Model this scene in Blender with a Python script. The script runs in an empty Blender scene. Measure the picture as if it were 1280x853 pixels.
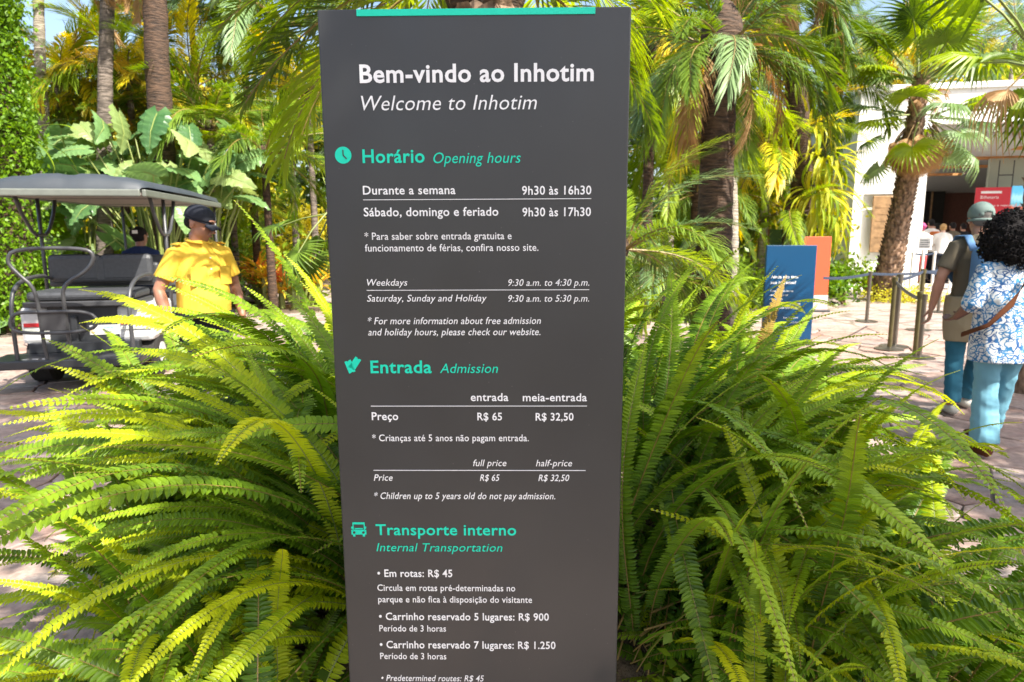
import bpy, bmesh, math, random
import numpy as np
from mathutils import Vector, Matrix, Euler, noise
R = math.radians
random.seed(7); rng = np.random.default_rng(7)
SC = bpy.context.scene
COL = SC.collection

# ------------------------------------------------------------------ camera, world, sun, exposure
EYE = Vector((0, 0, 1.57)); PITCH = 0.1636; ROLL = -0.0048; FPX = 853.0
_f = Vector((0, math.cos(PITCH), -math.sin(PITCH))); _u0 = Vector((0, math.sin(PITCH), math.cos(PITCH))); _r0 = Vector((1, 0, 0))
_r = _r0*math.cos(ROLL) + _u0*math.sin(ROLL); _u = -_r0*math.sin(ROLL) + _u0*math.cos(ROLL)
cam = bpy.data.cameras.new('camera'); camo = bpy.data.objects.new('camera', cam); COL.objects.link(camo)
M = Matrix((_r, _u, -_f)).transposed().to_4x4(); M.translation = EYE; camo.matrix_world = M
cam.sensor_width = 36; cam.lens = 36*FPX/1280; cam.clip_end = 500; cam.clip_start = 0.05
cam.dof.use_dof = True; cam.dof.focus_distance = 1.5; cam.dof.aperture_fstop = 7.5
SC.camera = camo
SUN = Vector((0.44, -0.44, 0.78)).normalized()
el = math.asin(SUN.z); az = math.atan2(SUN.x, SUN.y)
w = bpy.data.worlds.new('World'); SC.world = w; w.use_nodes = True
nt = w.node_tree; bg = nt.nodes['Background']; sky = nt.nodes.new('ShaderNodeTexSky')
sky.sky_type = 'NISHITA'; sky.sun_disc = False; sky.sun_elevation = el; sky.sun_rotation = az
sky.air_density = 1.0; sky.dust_density = 3.2; sky.ozone_density = 1.0
nt.links.new(sky.outputs[0], bg.inputs[0]); bg.inputs[1].default_value = 0.12
sl = bpy.data.lights.new('sun', 'SUN'); sl.energy = 5.0; sl.angle = R(0.5); sl.color = (1, .95, .86)
so = bpy.data.objects.new('sun', sl); COL.objects.link(so); so.rotation_euler = SUN.to_track_quat('Z', 'Y').to_euler()
SC.view_settings.view_transform = 'Standard'; SC.view_settings.look = 'None'; SC.view_settings.gamma = 1
SC.view_settings.exposure = 1.45
SC.render.engine = 'CYCLES'
SC.cycles.max_bounces = 6; SC.cycles.diffuse_bounces = 4; SC.cycles.transmission_bounces = 4; SC.cycles.transparent_max_bounces = 6

def ray(px, py):
    return (_f + _r*((px-640)/FPX) + _u*((426.5-py)/FPX))
def P(px, py, D):                     # the point seen at a photograph pixel, D metres down the view (world y)
    d = ray(px, py); return EYE + d*(D/d.y)
def proj(p):
    v = Vector(p)-EYE; z = v.dot(_f)
    return (640+FPX*v.dot(_r)/z, 426.5-FPX*v.dot(_u)/z, z)

# ------------------------------------------------------------------ materials
MATS = {}
def nodes(name):
    m = bpy.data.materials.new(name); m.use_nodes = True
    n = m.node_tree; b = n.nodes['Principled BSDF']; MATS[name] = m
    return m, n, b
def ramp(n, src, stops):
    r = n.nodes.new('ShaderNodeValToRGB'); e = r.color_ramp.elements
    while len(e) < len(stops): e.new(.5)
    for i, (p, c) in enumerate(stops): e[i].position = p; e[i].color = (*c, 1)
    n.links.new(src, r.inputs[0]); return r.outputs[0]
def tex(n, kind, scale, coord='Object', stretch=None, **kw):
    tc = n.nodes.new('ShaderNodeTexCoord'); t = n.nodes.new('ShaderNodeTex'+kind)
    src = tc.outputs[coord]
    if stretch:
        mp = n.nodes.new('ShaderNodeMapping'); mp.inputs['Scale'].default_value = stretch
        n.links.new(src, mp.inputs[0]); src = mp.outputs[0]
    n.links.new(src, t.inputs['Vector']); t.inputs['Scale'].default_value = scale
    for k, v in kw.items():
        if k in t.inputs: t.inputs[k].default_value = v
        else: setattr(t, k, v)
    return t
def bump(n, b, h, s=.3, d=.01):
    bp = n.nodes.new('ShaderNodeBump'); bp.inputs['Strength'].default_value = s; bp.inputs['Distance'].default_value = d
    n.links.new(h, bp.inputs['Height']); n.links.new(bp.outputs[0], b.inputs['Normal'])
def mixc(n, f, a, c, mode='MIX'):
    m = n.nodes.new('ShaderNodeMix'); m.data_type = 'RGBA'; m.blend_type = mode
    for i, v in ((0, f), (6, a), (7, c)):
        if hasattr(v, 'links'): n.links.new(v, m.inputs[i])
        else: m.inputs[i].default_value = v if i == 0 else (*v, 1)
    return m.outputs[2]
def solid(name, c, rough=.6, metal=0, var=.12, scale=12, bmp=.12, spec=.5, stretch=None):
    m, n, b = nodes(name); t = tex(n, 'Noise', scale, Detail=6, stretch=stretch)
    lo = tuple(x*(1-var) for x in c); hi = tuple(min(1, x*(1+var)) for x in c)
    n.links.new(ramp(n, t.outputs['Fac'], [(.3, lo), (.7, hi)]), b.inputs['Base Color'])
    b.inputs['Roughness'].default_value = rough; b.inputs['Metallic'].default_value = metal
    b.inputs['Specular IOR Level'].default_value = spec
    if bmp: bump(n, b, t.outputs['Fac'], bmp, .004)
    return m
def leaf(name, dark, light, tip=None, trans=.4, rough=.42, spread=1.0):
    """two-sided leaf: colour varies by leaf (object random), by place (noise) and towards the young tip (attribute s)"""
    m, n, b = nodes(name)
    oi = n.nodes.new('ShaderNodeObjectInfo')
    t = tex(n, 'Noise', 2.2, coord='Object', Detail=3)
    mx = n.nodes.new('ShaderNodeMath'); mx.operation = 'MULTIPLY_ADD'; mx.inputs[1].default_value = .55*spread
    n.links.new(oi.outputs['Random'], mx.inputs[0])
    m2 = n.nodes.new('ShaderNodeMath'); m2.operation = 'MULTIPLY'; m2.inputs[1].default_value = .6
    n.links.new(t.outputs['Fac'], m2.inputs[0]); n.links.new(m2.outputs[0], mx.inputs[2])
    at0 = n.nodes.new('ShaderNodeAttribute'); at0.attribute_name = 'v'
    m3 = n.nodes.new('ShaderNodeMath'); m3.operation = 'MULTIPLY_ADD'; m3.inputs[1].default_value = .5
    n.links.new(at0.outputs['Fac'], m3.inputs[0]); n.links.new(mx.outputs[0], m3.inputs[2])
    col = ramp(n, m3.outputs[0], [(.25, dark), (.95, light)])
    if tip:
        at = n.nodes.new('ShaderNodeAttribute'); at.attribute_name = 's'
        pw = n.nodes.new('ShaderNodeMath'); pw.operation = 'POWER'; pw.inputs[1].default_value = 2.5
        n.links.new(at.outputs['Fac'], pw.inputs[0])
        mm = n.nodes.new('ShaderNodeMath'); mm.operation = 'MULTIPLY'
        n.links.new(pw.outputs[0], mm.inputs[0]); n.links.new(m3.outputs[0], mm.inputs[1])
        col = mixc(n, mm.outputs[0], col, tip)
    n.links.new(col, b.inputs['Base Color']); b.inputs['Roughness'].default_value = rough
    b.inputs['Specular IOR Level'].default_value = .35
    tr = n.nodes.new('ShaderNodeBsdfTranslucent')
    hs = n.nodes.new('ShaderNodeHueSaturation'); hs.inputs['Hue'].default_value = .485; hs.inputs['Value'].default_value = 1.5; hs.inputs['Saturation'].default_value = 1.2
    n.links.new(col, hs.inputs['Color']); n.links.new(hs.outputs[0], tr.inputs['Color'])
    ms = n.nodes.new('ShaderNodeMixShader'); ms.inputs[0].default_value = trans
    n.links.new(b.outputs[0], ms.inputs[1]); n.links.new(tr.outputs[0], ms.inputs[2])
    n.links.new(ms.outputs[0], n.nodes['Material Output'].inputs['Surface'])
    return m

# ------------------------------------------------------------------ mesh and object helpers
class MB:
    def __init__(s): s.v = []; s.f = []; s.a = []; s.b = []
    def add(s, vs, fs, at=0., bt=0.):
        o = len(s.v); s.v += [tuple(p) for p in vs]
        s.a += at if isinstance(at, list) else [at]*len(vs)
        s.b += bt if isinstance(bt, list) else [bt]*len(vs)
        s.f += [tuple(i+o for i in f) for f in fs]
        return s
    def box(s, x0, x1, y0, y1, z0, z1, M=None):
        vs = [Vector((x, y, z)) for x in (x0, x1) for y in (y0, y1) for z in (z0, z1)]
        if M: vs = [M @ v for v in vs]
        return s.add(vs, [(0, 1, 3, 2), (4, 6, 7, 5), (0, 4, 5, 1), (2, 3, 7, 6), (0, 2, 6, 4), (1, 5, 7, 3)])
    def bbox(s, x0, x1, y0, y1, z0, z1, b=.01, M=None):      # box with chamfered vertical and horizontal edges
        bm = bmesh.new(); bmesh.ops.create_cube(bm, size=1)
        for v in bm.verts: v.co = Vector(((x0+x1)/2+v.co.x*(x1-x0), (y0+y1)/2+v.co.y*(y1-y0), (z0+z1)/2+v.co.z*(z1-z0)))
        bmesh.ops.bevel(bm, geom=bm.edges[:], offset=b, segments=2, profile=.5, affect='EDGES')
        vs = [(M @ v.co) if M else v.co.copy() for v in bm.verts]; bm.verts.index_update()
        fs = [[v.index for v in f.verts] for f in bm.faces]; bm.free()
        return s.add(vs, fs)
    def loft(s, pts, rad, seg=10, cap=True, at=None, up=None):
        """tube through pts; rad = radius or (side, depth) per point"""
        pts = [Vector(p) for p in pts]; o = len(s.v); n = len(pts)
        u = Vector(up) if up else None
        for i, p in enumerate(pts):
            t = (pts[min(i+1, n-1)]-pts[max(i-1, 0)]).normalized()
            if t.length < .1: t = Vector((0, 0, 1))
            if u is None: u = t.orthogonal().normalized()
            e2 = (u - t*u.dot(t)); e2 = e2.normalized() if e2.length > 1e-4 else t.orthogonal().normalized()
            e1 = t.cross(e2); u = e2 if up is None else Vector(up)
            r = rad[i] if isinstance(rad, (list, tuple)) else rad
            ra, rb = r if isinstance(r, (list, tuple)) else (r, r)
            for k in range(seg):
                a = 2*math.pi*k/seg; s.v.append(tuple(p+e1*(ra*math.cos(a))+e2*(rb*math.sin(a))))
                s.a.append(at[i] if at else 0.); s.b.append(0.)
        for i in range(n-1):
            for k in range(seg):
                a = o+i*seg+k; b = o+i*seg+(k+1) % seg; s.f.append((a, b, b+seg, a+seg))
        if cap:
            s.f.append(tuple(o+k for k in range(seg))[::-1]); s.f.append(tuple(o+(n-1)*seg+k for k in range(seg)))
        return s
    def limb(s, pts, rad, seg=12):                # loft with rounded ends
        pts = [Vector(p) for p in pts]; g = lambda r: r if isinstance(r, (list, tuple)) else (r, r)
        a = (pts[0]-pts[1]).normalized(); b = (pts[-1]-pts[-2]).normalized()
        ra, rb = g(rad[0]), g(rad[-1]); ma, mb_ = min(ra), min(rb)
        P0 = [pts[0]+a*ma*.95, pts[0]+a*ma*.6]; P1 = [pts[-1]+b*mb_*.6, pts[-1]+b*mb_*.95]
        sc = lambda r, k: (r[0]*k, r[1]*k)
        return s.loft(P0+pts+P1, [sc(ra, .35), sc(ra, .8)]+[g(r) for r in rad]+[sc(rb, .8), sc(rb, .35)], seg)
    def ell(s, c, r, nu=14, nv=9, M=None):
        c = Vector(c); o = len(s.v); vs = []; fs = []
        for j in range(nv+1):
            th = math.pi*j/nv
            for i in range(nu):
                ph = 2*math.pi*i/nu
                v = Vector((r[0]*math.sin(th)*math.cos(ph), r[1]*math.sin(th)*math.sin(ph), r[2]*math.cos(th)))
                if M: v = M.to_3x3() @ v
                vs.append(c+v)
        for j in range(nv):
            for i in range(nu):
                a = j*nu+i; b = j*nu+(i+1) % nu; fs.append((a, a+nu, b+nu, b))
        return s.add(vs, fs)
    def mesh(s, name, mat, smooth=False):
        me = bpy.data.meshes.new(name); me.from_pydata(s.v, [], s.f); me.update()
        if any(s.a): me.attributes.new('s', 'FLOAT', 'POINT').data.foreach_set('value', s.a)
        if any(s.b): me.attributes.new('v', 'FLOAT', 'POINT').data.foreach_set('value', s.b)
        if mat: me.materials.append(mat)
        if smooth: me.polygons.foreach_set('use_smooth', [True]*len(me.polygons))
        return me
    def build(s, name, mat, parent=None, smooth=False):
        return ob(name, s.mesh(name, mat, smooth), parent)
def ob(name, data, parent=None, loc=(0, 0, 0), rot=None, scale=None):
    o = bpy.data.objects.new(name, data); COL.objects.link(o); o.location = loc
    if rot is not None: o.rotation_euler = rot
    if scale is not None: o.scale = scale if hasattr(scale, '__len__') else (scale,)*3
    if parent: o.parent = parent
    return o
def tag(o, label, cat, group=None):
    o['label'] = label; o['category'] = cat
    if group: o['group'] = group
    return o
def thing(name, label, cat, loc=(0, 0, 0), rz=0, group=None):
    return tag(ob(name, None, None, loc, (0, 0, rz)), label, cat, group)
def setting(o, kind='structure', label=None):
    o['kind'] = kind
    if label: o['label'] = label
    return o
def clone(o, parent=None):
    c = o.copy(); COL.objects.link(c)
    if parent: c.parent = parent
    for ch in list(o.children): clone(ch, c)
    return c
def bake(mb, name, mat, parent=None, voxel=.01, smooth=4, fold=0, fscale=14, stretch=(1, 1, .4), loc=(0, 0, 0)):
    """fuse overlapping lofts into one continuous skin"""
    me = mb.mesh(name, None); o = bpy.data.objects.new(name, me); COL.objects.link(o)
    r = o.modifiers.new('r', 'REMESH'); r.mode = 'VOXEL'; r.voxel_size = voxel; r.use_smooth_shade = True
    if smooth:
        q = o.modifiers.new('q', 'SMOOTH'); q.iterations = smooth; q.factor = .5
    dg = bpy.context.evaluated_depsgraph_get(); me2 = bpy.data.meshes.new_from_object(o.evaluated_get(dg))
    bpy.data.objects.remove(o); bpy.data.meshes.remove(me); me2.name = name
    if fold:
        n = len(me2.vertices); co = np.empty(n*3); no = np.empty(n*3)
        me2.vertices.foreach_get('co', co); me2.vertices.foreach_get('normal', no); co = co.reshape(-1, 3); no = no.reshape(-1, 3)
        d = np.array([noise.noise(Vector((p[0]*fscale*stretch[0], p[1]*fscale*stretch[1], p[2]*fscale*stretch[2]+p[0]*fscale*.35))) for p in co])
        d = 1-2*np.abs(d)-.6
        co += no*(d*fold)[:, None]; me2.vertices.foreach_set('co', co.ravel()); me2.update()
    me2.materials.clear(); me2.materials.append(mat)
    me2.polygons.foreach_set('use_smooth', [True]*len(me2.polygons))
    return ob(name, me2, parent, loc)

# ------------------------------------------------------------------ ground and paving
def mound_h(x, y):
    r = math.hypot((x-.1)/1.25, (y-2.15)/1.05); return max(0., .72*(1-r*r))
m, n, b = nodes('soil'); t = tex(n, 'Noise', 3, Detail=12); t2 = tex(n, 'Noise', 40, Detail=4)
n.links.new(ramp(n, t.outputs['Fac'], [(.3, (.055, .04, .025)), (.5, (.12, .085, .05)), (.7, (.2, .15, .095))]), b.inputs['Base Color'])
b.inputs['Roughness'].default_value = .95; bump(n, b, t2.outputs['Fac'], .8, .03)
g = MB(); N = 40
g.v = [((i/N-.5)*600, -60+j/N*420, -.02) for j in range(N+1) for i in range(N+1)]; g.a = [0]*len(g.v); g.b = [0]*len(g.v)
g.f = [(j*(N+1)+i, j*(N+1)+i+1, (j+1)*(N+1)+i+1, (j+1)*(N+1)+i) for j in range(N) for i in range(N)]
setting(g.build('ground', MATS['soil'])) 
# far part of the paving: one sheet, its stones too small to pick apart
def stone_mat(name, far):
    m, n, b = nodes(name)
    t = tex(n, 'Noise', 1.6, Detail=10, Distortion=.8, stretch=(1, 2.2, 1)); fine = tex(n, 'Noise', 26, Detail=8)
    c = ramp(n, t.outputs['Fac'], [(.3, (.2, .145, .125)), (.45, (.32, .245, .215)), (.56, (.38, .315, .28)), (.66, (.27, .25, .245)), (.75, (.34, .24, .19))])
    oi = n.nodes.new('ShaderNodeObjectInfo')
    if not far:
        tint = ramp(n, oi.outputs['Random'], [(0, (.82, .7, .66)), (.3, (1, .88, .83)), (.6, (.9, .86, .86)), (.85, (1.05, .97, .9)), (1, (.78, .74, .75))])
        c = mixc(n, 1, c, tint, 'MULTIPLY')
    f2 = ramp(n, fine.outputs['Fac'], [(.35, (.72, .7, .68)), (.6, (1.06, 1.05, 1.04))]); c = mixc(n, 1, c, f2, 'MULTIPLY')
    if far:
        v = tex(n, 'Voronoi', 1.25, feature='DISTANCE_TO_EDGE', Randomness=1.)
        c = mixc(n, ramp(n, v.outputs['Distance'], [(.01, (1, 1, 1)), (.045, (0, 0, 0))]), c, (.16, .13, .1))
    n.links.new(c, b.inputs['Base Color']); b.inputs['Roughness'].default_value = .62
    ad = n.nodes.new('ShaderNodeMath'); ad.operation = 'MULTIPLY_ADD'; ad.inputs[1].default_value = 4.
    n.links.new(t.outputs['Fac'], ad.inputs[0]); n.links.new(fine.outputs['Fac'], ad.inputs[2]); bump(n, b, ad.outputs[0], .5, .012)
    return m
stone_mat('stone', False); stone_mat('stone_far', True)
solid('mortar', (.11, .085, .065), .9, scale=60, var=.3)
JY = 11.0
pav = MB().box(-9, 15, -6, JY, -.016, .004).build('pavement', MATS['mortar']); setting(pav)
far = MB(); far.add([(x, y, .016) for x, y in ((-9, JY-.7), (-6.4, 12.3), (-3.6, 12.9), (3.6, 13.2), (7.4, 15.2), (8.4, 17.6), (22, 15), (22, JY-.7))], [tuple(range(7, -1, -1))])
setting(far.build('plaza_ground', MATS['stone_far']))
far2 = MB(); far2.add([(x, y, .016) for x, y in ((-6.4, 15), (-4, 14.6), (-1.8, 15.4), (-1.2, 19), (-8.5, 19.5))], [(4, 3, 2, 1, 0)])
setting(far2.build('garden_path', MATS['stone_far']))
def inside_bed(x, y): return math.hypot((x-.1)/1.38, (y-2.1)/1.12) < 1
pts = []
tries = 0
while len(pts) < 420 and tries < 60000:
    tries += 1
    x, y = random.uniform(-9, 12), random.uniform(.3, JY+1.)
    if abs(x) > .84*y+1.3: continue
    dmin = random.choice((.55, .75, .95, 1.1))
    if all((x-a)**2+((y-c)*1.25)**2 > dmin*dmin for a, c in pts): pts.append((x, y))
def clip(poly, a, c, gap):
    mx, my = (a[0]+c[0])/2, (a[1]+c[1])/2; dx, dy = c[0]-a[0], c[1]-a[1]; L = math.hypot(dx, dy); dx /= L; dy /= L
    mx -= dx*gap; my -= dy*gap; out = []
    for i in range(len(poly)):
        p, q = poly[i], poly[(i+1) % len(poly)]
        dp = (p[0]-mx)*dx+(p[1]-my)*dy; dq = (q[0]-mx)*dx+(q[1]-my)*dy
        if dp <= 0: out.append(p)
        if dp*dq < 0: k = dp/(dp-dq); out.append((p[0]+(q[0]-p[0])*k, p[1]+(q[1]-p[1])*k))
    return out
nst = 0
for i, a in enumerate(sorted(pts, key=lambda p: p[1]+.2*abs(p[0]))):
    poly = [(a[0]-1.1, a[1]-1.1), (a[0]+1.1, a[1]-1.1), (a[0]+1.1, a[1]+1.1), (a[0]-1.1, a[1]+1.1)]
    for c in pts:
        if c is not a and abs(c[0]-a[0]) < 2.4 and abs(c[1]-a[1]) < 2.4: poly = clip(poly, a, c, .009)
        if len(poly) < 3: break
    if len(poly) < 3 or inside_bed(*a) or a[1] > JY+.9: continue
    poly = clip(poly, (0, JY-1), (0, JY+1), 0)
    if len(poly) < 3: continue
    q = []
    for k in range(len(poly)):                       # rounded corners, wandering edges
        p0, p1, p2 = poly[k-1], poly[k], poly[(k+1) % len(poly)]
        for f in (.95, ): q.append((p0[0]*(1-f)+p1[0]*f, p0[1]*(1-f)+p1[1]*f))
        for f in (.05, .5):
            x = p1[0]*(1-f)+p2[0]*f; y = p1[1]*(1-f)+p2[1]*f; j = .014 if f == .5 else .006
            x += j*noise.noise(Vector((x*4, y*4, 1)))*2; y += j*noise.noise(Vector((x*4, y*4, 7)))*2
            q.append((x, min(y, JY)))
    if nst >= 295: break
    nst += 1
    zt = .018+random.uniform(-.004, .007); tx, ty = random.uniform(-.006, .006), random.uniform(-.006, .006)
    sb = MB(); nq = len(q)
    sb.v = [(x-a[0], y-a[1], 0) for x, y in q] + [(x-a[0], y-a[1], zt-.006) for x, y in q] + \
           [((x-a[0])*.975, (y-a[1])*.975, zt+(x-a[0])*tx+(y-a[1])*ty) for x, y in q]
    sb.a = [0]*len(sb.v); sb.b = sb.a
    sb.f = [(k+r*nq, (k+1) % nq+r*nq, (k+1) % nq+(r+1)*nq, k+(r+1)*nq) for r in (0, 1) for k in range(nq)]+[tuple(range(2*nq, 3*nq))]
    so_ = sb.build('paving_stone', MATS['stone'], pav); so_.location = (a[0], a[1], .002)
# raised soil of the fern bed
bm_ = MB(); NR, NA = 10, 40
for r in range(NR+1):
    for k in range(NA):
        f = r/NR*1.08; a = 2*math.pi*k/NA; x = .1+1.3*f*math.cos(a); y = 2.13+1.08*f*math.sin(a)
        bm_.v.append((x, y, .012+mound_h(x, y)+.03*noise.noise(Vector((x*5, y*5, 0)))*(f < .95)))
bm_.a = [0]*len(bm_.v); bm_.b = bm_.a
bm_.f = [(r*NA+k, (r+1)*NA+k, (r+1)*NA+(k+1) % NA, r*NA+(k+1) % NA) for r in range(NR) for k in range(NA)]
setting(bm_.build('fern_bed_soil', MATS['soil'], smooth=True))

# ------------------------------------------------------------------ the welcome sign
SO = Vector((-.070, 1.3865, 0)); SY = -0.0168
se = Vector((math.cos(SY), math.sin(SY), 0)); sn = Vector((math.sin(SY), -math.cos(SY), 0))
def on_sign(px, py):
    d = ray(px, py); k = (SO-EYE).dot(sn)/d.dot(sn); q = EYE+d*k; return ((q-SO).dot(se), q.z)
m, n, b = nodes('sign_face'); t = tex(n, 'Noise', 900, Detail=2); t2 = tex(n, 'Noise', 3.5, Detail=5)
n.links.new(ramp(n, t2.outputs['Fac'], [(.3, (.031, .031, .031)), (.7, (.038, .038, .037))]), b.inputs['Base Color'])
t3 = tex(n, 'Noise', 5, Detail=9, Distortion=1.2, stretch=(1, 1, .35)); n.links.new(ramp(n, t3.outputs['Fac'], [(.3, (.3, .3, .3)), (.7, (.46, .46, .46))]), b.inputs['Roughness'])
v5 = tex(n, 'Voronoi', 38, Randomness=1.); bc = b.inputs['Base Color'].links[0].from_socket; n.links.new(mixc(n, ramp(n, v5.outputs['Distance'], [(.03, (.35, .35, .35)), (.05, (0, 0, 0))]), bc, (.16, .15, .14)), b.inputs['Base Color'])
b.inputs['Specular IOR Level'].default_value = .55; bump(n, b, t.outputs['Fac'], .06, .0004)
solid('sign_edge', (.03, .03, .032), .4); solid('print_white', (.8, .8, .8), .5, var=.02, bmp=0); solid('print_green', (.0, .62, .42), .5, var=.03, bmp=0)
solid('print_dark', (.04, .04, .04), .4, bmp=0)
sign = thing('welcome_sign', 'tall dark grey welcome panel with white and green lettering standing among the ferns', 'sign', SO, SY)
ZT = 1.985
MB().bbox(-.3, .3, 0, .075, .42, ZT, .003).build('panel', MATS['sign_face'], sign)
MB().box(-.27, .27, .012, .063, -.01, .42).build('base', MATS['sign_edge'], sign)
a0, z0 = on_sign(446, 20.8); a1, z1 = on_sign(744, 20.0)
MB().box(a0, a1, -.0022, .001, z0, ZT-.0015).build('header_band', MATS['print_green'], sign)
REF = {}
def text_mesh(s, bold=0., shear=0., res=3):
    cu = bpy.data.curves.new('lettering', 'FONT'); cu.body = s; cu.size = 1; cu.shear = shear; cu.offset = bold; cu.extrude = .004; cu.resolution_u = res
    cu.space_character = 1.03+bold*1.2
    o = bpy.data.objects.new('t', cu); COL.objects.link(o); dg = bpy.context.evaluated_depsgraph_get()
    me = bpy.data.meshes.new_from_object(o.evaluated_get(dg)); bpy.data.objects.remove(o); bpy.data.curves.remove(cu)
    n = len(me.vertices); co = np.empty(n*3); me.vertices.foreach_get('co', co); return me, co.reshape(-1, 3)
def lettering(parent, s, x0, x1, zb, cap, mat, y=-.0012, bold=0., italic=False, name='lettering', frame=None):
    """flat print in the parent's x-z plane from x0 to x1 on baseline zb, capital height cap"""
    if not REF:
        _, c = text_mesh('H'); REF['h'] = c[:, 1].max()
    me, co = text_mesh(s, bold, .22 if italic else 0)
    kx = (x1-x0)/(co[:, 0].max()-co[:, 0].min()); kz = cap/(REF['h']+bold*1.2)
    out = np.stack([x0+(co[:, 0]-co[:, 0].min())*kx, y+co[:, 2]*-.05, zb+co[:, 1]*kz], -1)
    me.vertices.foreach_set('co', out.ravel()); me.materials.clear(); me.materials.append(mat); me.update(); me.name = 'lettering'
    return ob(name, me, parent)
W_, G_ = MATS['print_white'], MATS['print_green']
TX = [('Bem-vindo ao Inhotim', 450, 742, 103.6, 22.7, W_, .022, 0), ('Welcome to Inhotim', 452, 671, 138.6, 18.3, W_, -.004, 1),
 ('Horário', 453.5, 531, 203.8, 16.9, G_, .018, 0), ('Opening hours', 542, 651, 204.4, 13.4, G_, 0, 1),
 ('Durante a semana', 454, 569.5, 243.4, 10.8, W_, .012, 0), ('9h30 às 16h30', 652.5, 739, 243.6, 10.8, W_, .012, 0),
 ('Sábado, domingo e feriado', 455, 623, 270.6, 10.8, W_, .012, 0), ('9h30 às 17h30', 653, 738.5, 270.6, 10.8, W_, .012, 0),
 ('* Para saber sobre entrada gratuita e', 456, 639.5, 300, 8.9, W_, .003, 0), ('funcionamento de férias, confira nosso site.', 456.5, 673, 314.6, 8.9, W_, .003, 0),
 ('Weekdays', 459, 509.5, 357.4, 8.3, W_, 0, 1), ('9:30 a.m. to 4:30 p.m.', 635.5, 736.5, 357.6, 8.3, W_, 0, 1),
 ('Saturday, Sunday and Holiday', 459, 608.5, 377.2, 8.3, W_, 0, 1), ('9:30 a.m. to 5:30 p.m.', 635.5, 736.3, 377.4, 8.3, W_, 0, 1),
 ('* For more information about free admission', 460, 676, 405.5, 8.5, W_, .002, 1), ('and holiday hours, please check our website.', 460.5, 675.5, 419.4, 8.5, W_, .002, 1),
 ('Entrada', 463.5, 539.8, 466.3, 15.6, G_, .018, 0), ('Admission', 550, 622.5, 466.3, 11.6, G_, 0, 1),
 ('entrada', 588.5, 635.5, 501.2, 9.7, W_, .012, 0), ('meia-entrada', 653.5, 733.5, 501.5, 9.7, W_, .012, 0),
 ('Preço', 465, 498, 525, 9.7, W_, .014, 0), ('R$ 65', 596.8, 627.5, 525.3, 9.4, W_, .014, 0), ('R$ 32,50', 669.5, 716.8, 525.6, 9.4, W_, .014, 0),
 ('* Crianças até 5 anos não pagam entrada.', 465.5, 661, 551.4, 8.2, W_, .004, 0),
 ('full price', 591.5, 633, 582.6, 8, W_, 0, 1), ('half-price', 670, 715, 582.8, 8, W_, 0, 1),
 ('Price', 467.5, 491, 600.8, 7.9, W_, .004, 1), ('R$ 65', 600, 624.5, 601, 7.9, W_, .004, 1), ('R$ 32,50', 673, 711.5, 601.2, 7.9, W_, .004, 1),
 ('* Children up to 5 years old do not pay admission.', 468, 694, 623.6, 8.1, W_, .003, 1),
 ('Transporte interno', 470, 645.3, 668.5, 13.4, G_, .016, 0), ('Internal Transportation', 470.8, 628, 688.9, 10, G_, 0, 1),
 ('• Em rotas: R$ 45', 472, 565.5, 720.8, 9.1, W_, .013, 0), ('Circula em rotas pré-determinadas no', 472, 644, 738.3, 7.8, W_, .005, 0),
 ('parque e não fica à disposição do visitante', 473, 665, 752.6, 7.8, W_, .005, 0),
 ('• Carrinho reservado 5 lugares: R$ 900', 474, 686, 774.6, 9, W_, .013, 0), ('Período de 3 horas', 474.5, 557.6, 788.9, 7.7, W_, .005, 0),
 ('• Carrinho reservado 7 lugares: R$ 1.250', 475, 694.3, 809.8, 9, W_, .013, 0), ('Período de 3 horas', 475.5, 558, 823.5, 7.7, W_, .005, 0),
 ('• Predetermined routes: R$ 45', 477, 605, 850.8, 7.4, W_, .004, 1)]
for s, xa, xb, yb, cap, mt, bo, it in TX:
    a0, z0 = on_sign(xa, yb); a1, _ = on_sign(xb, yb); _, zc = on_sign(xa, yb-cap)
    lettering(sign, s, a0, a1, z0, zc-z0, mt, bold=bo, italic=bool(it))
for xa, xb, y in ((454, 739, 250.1), (458.5, 736.5, 363.2), (463.7, 733.7, 507.8), (467, 732, 588)):
    a0, z0 = on_sign(xa, y); a1, _ = on_sign(xb, y)
    MB().box(a0, a1, -.0012, .0005, z0-.0006, z0+.0006).build('ruled_line', W_, sign)
def icon(name, polys, mat, cx, cy, s, y=-.0012, dark=()):       # polys in a unit box
    a, z = on_sign(cx, cy); a2, _ = on_sign(cx+s, cy); k = a2-a
    for nm, ps, mm, yy in ((name, polys, mat, y), (name+'_cutout', dark, MATS['print_dark'], y-.0006)):
        if not ps: continue
        q = MB()
        for p in ps:
            nn = len(p); q.add([(a+u*k, yy, z+v*k) for u, v in p]+[(a+u*k, yy+.001, z+v*k) for u, v in p],
                               [tuple(range(nn))]+[(i, (i+1) % nn, (i+1) % nn+nn, i+nn) for i in range(nn)])
        q.build(nm, mm, sign)
circ = [(math.cos(2*math.pi*i/32), math.sin(2*math.pi*i/32)) for i in range(32)]
icon('clock_icon', [circ], G_, 429.1, 194.3, 10.3, dark=[[(-.07, .62), (-.07, -.02), (.07, .03), (.07, .62)], [(-.07, -.02), (.35, -.5), (.45, -.4), (.07, .06)]])
def rot(p, a, dx=0, dy=0): return [(x*math.cos(a)-y*math.sin(a)+dx, x*math.sin(a)+y*math.cos(a)+dy) for x, y in p]
tk = [(-.42, -.8), (-.15, -.8), (0, -.68), (.15, -.8), (.42, -.8), (.42, .8), (.15, .8), (0, .68), (-.15, .8), (-.42, .8)]
icon('ticket_icon', [rot(tk, .35, -.28, -.12), rot(tk, -.6, .36, .28)], G_, 440.3, 457.3, 10)
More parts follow.
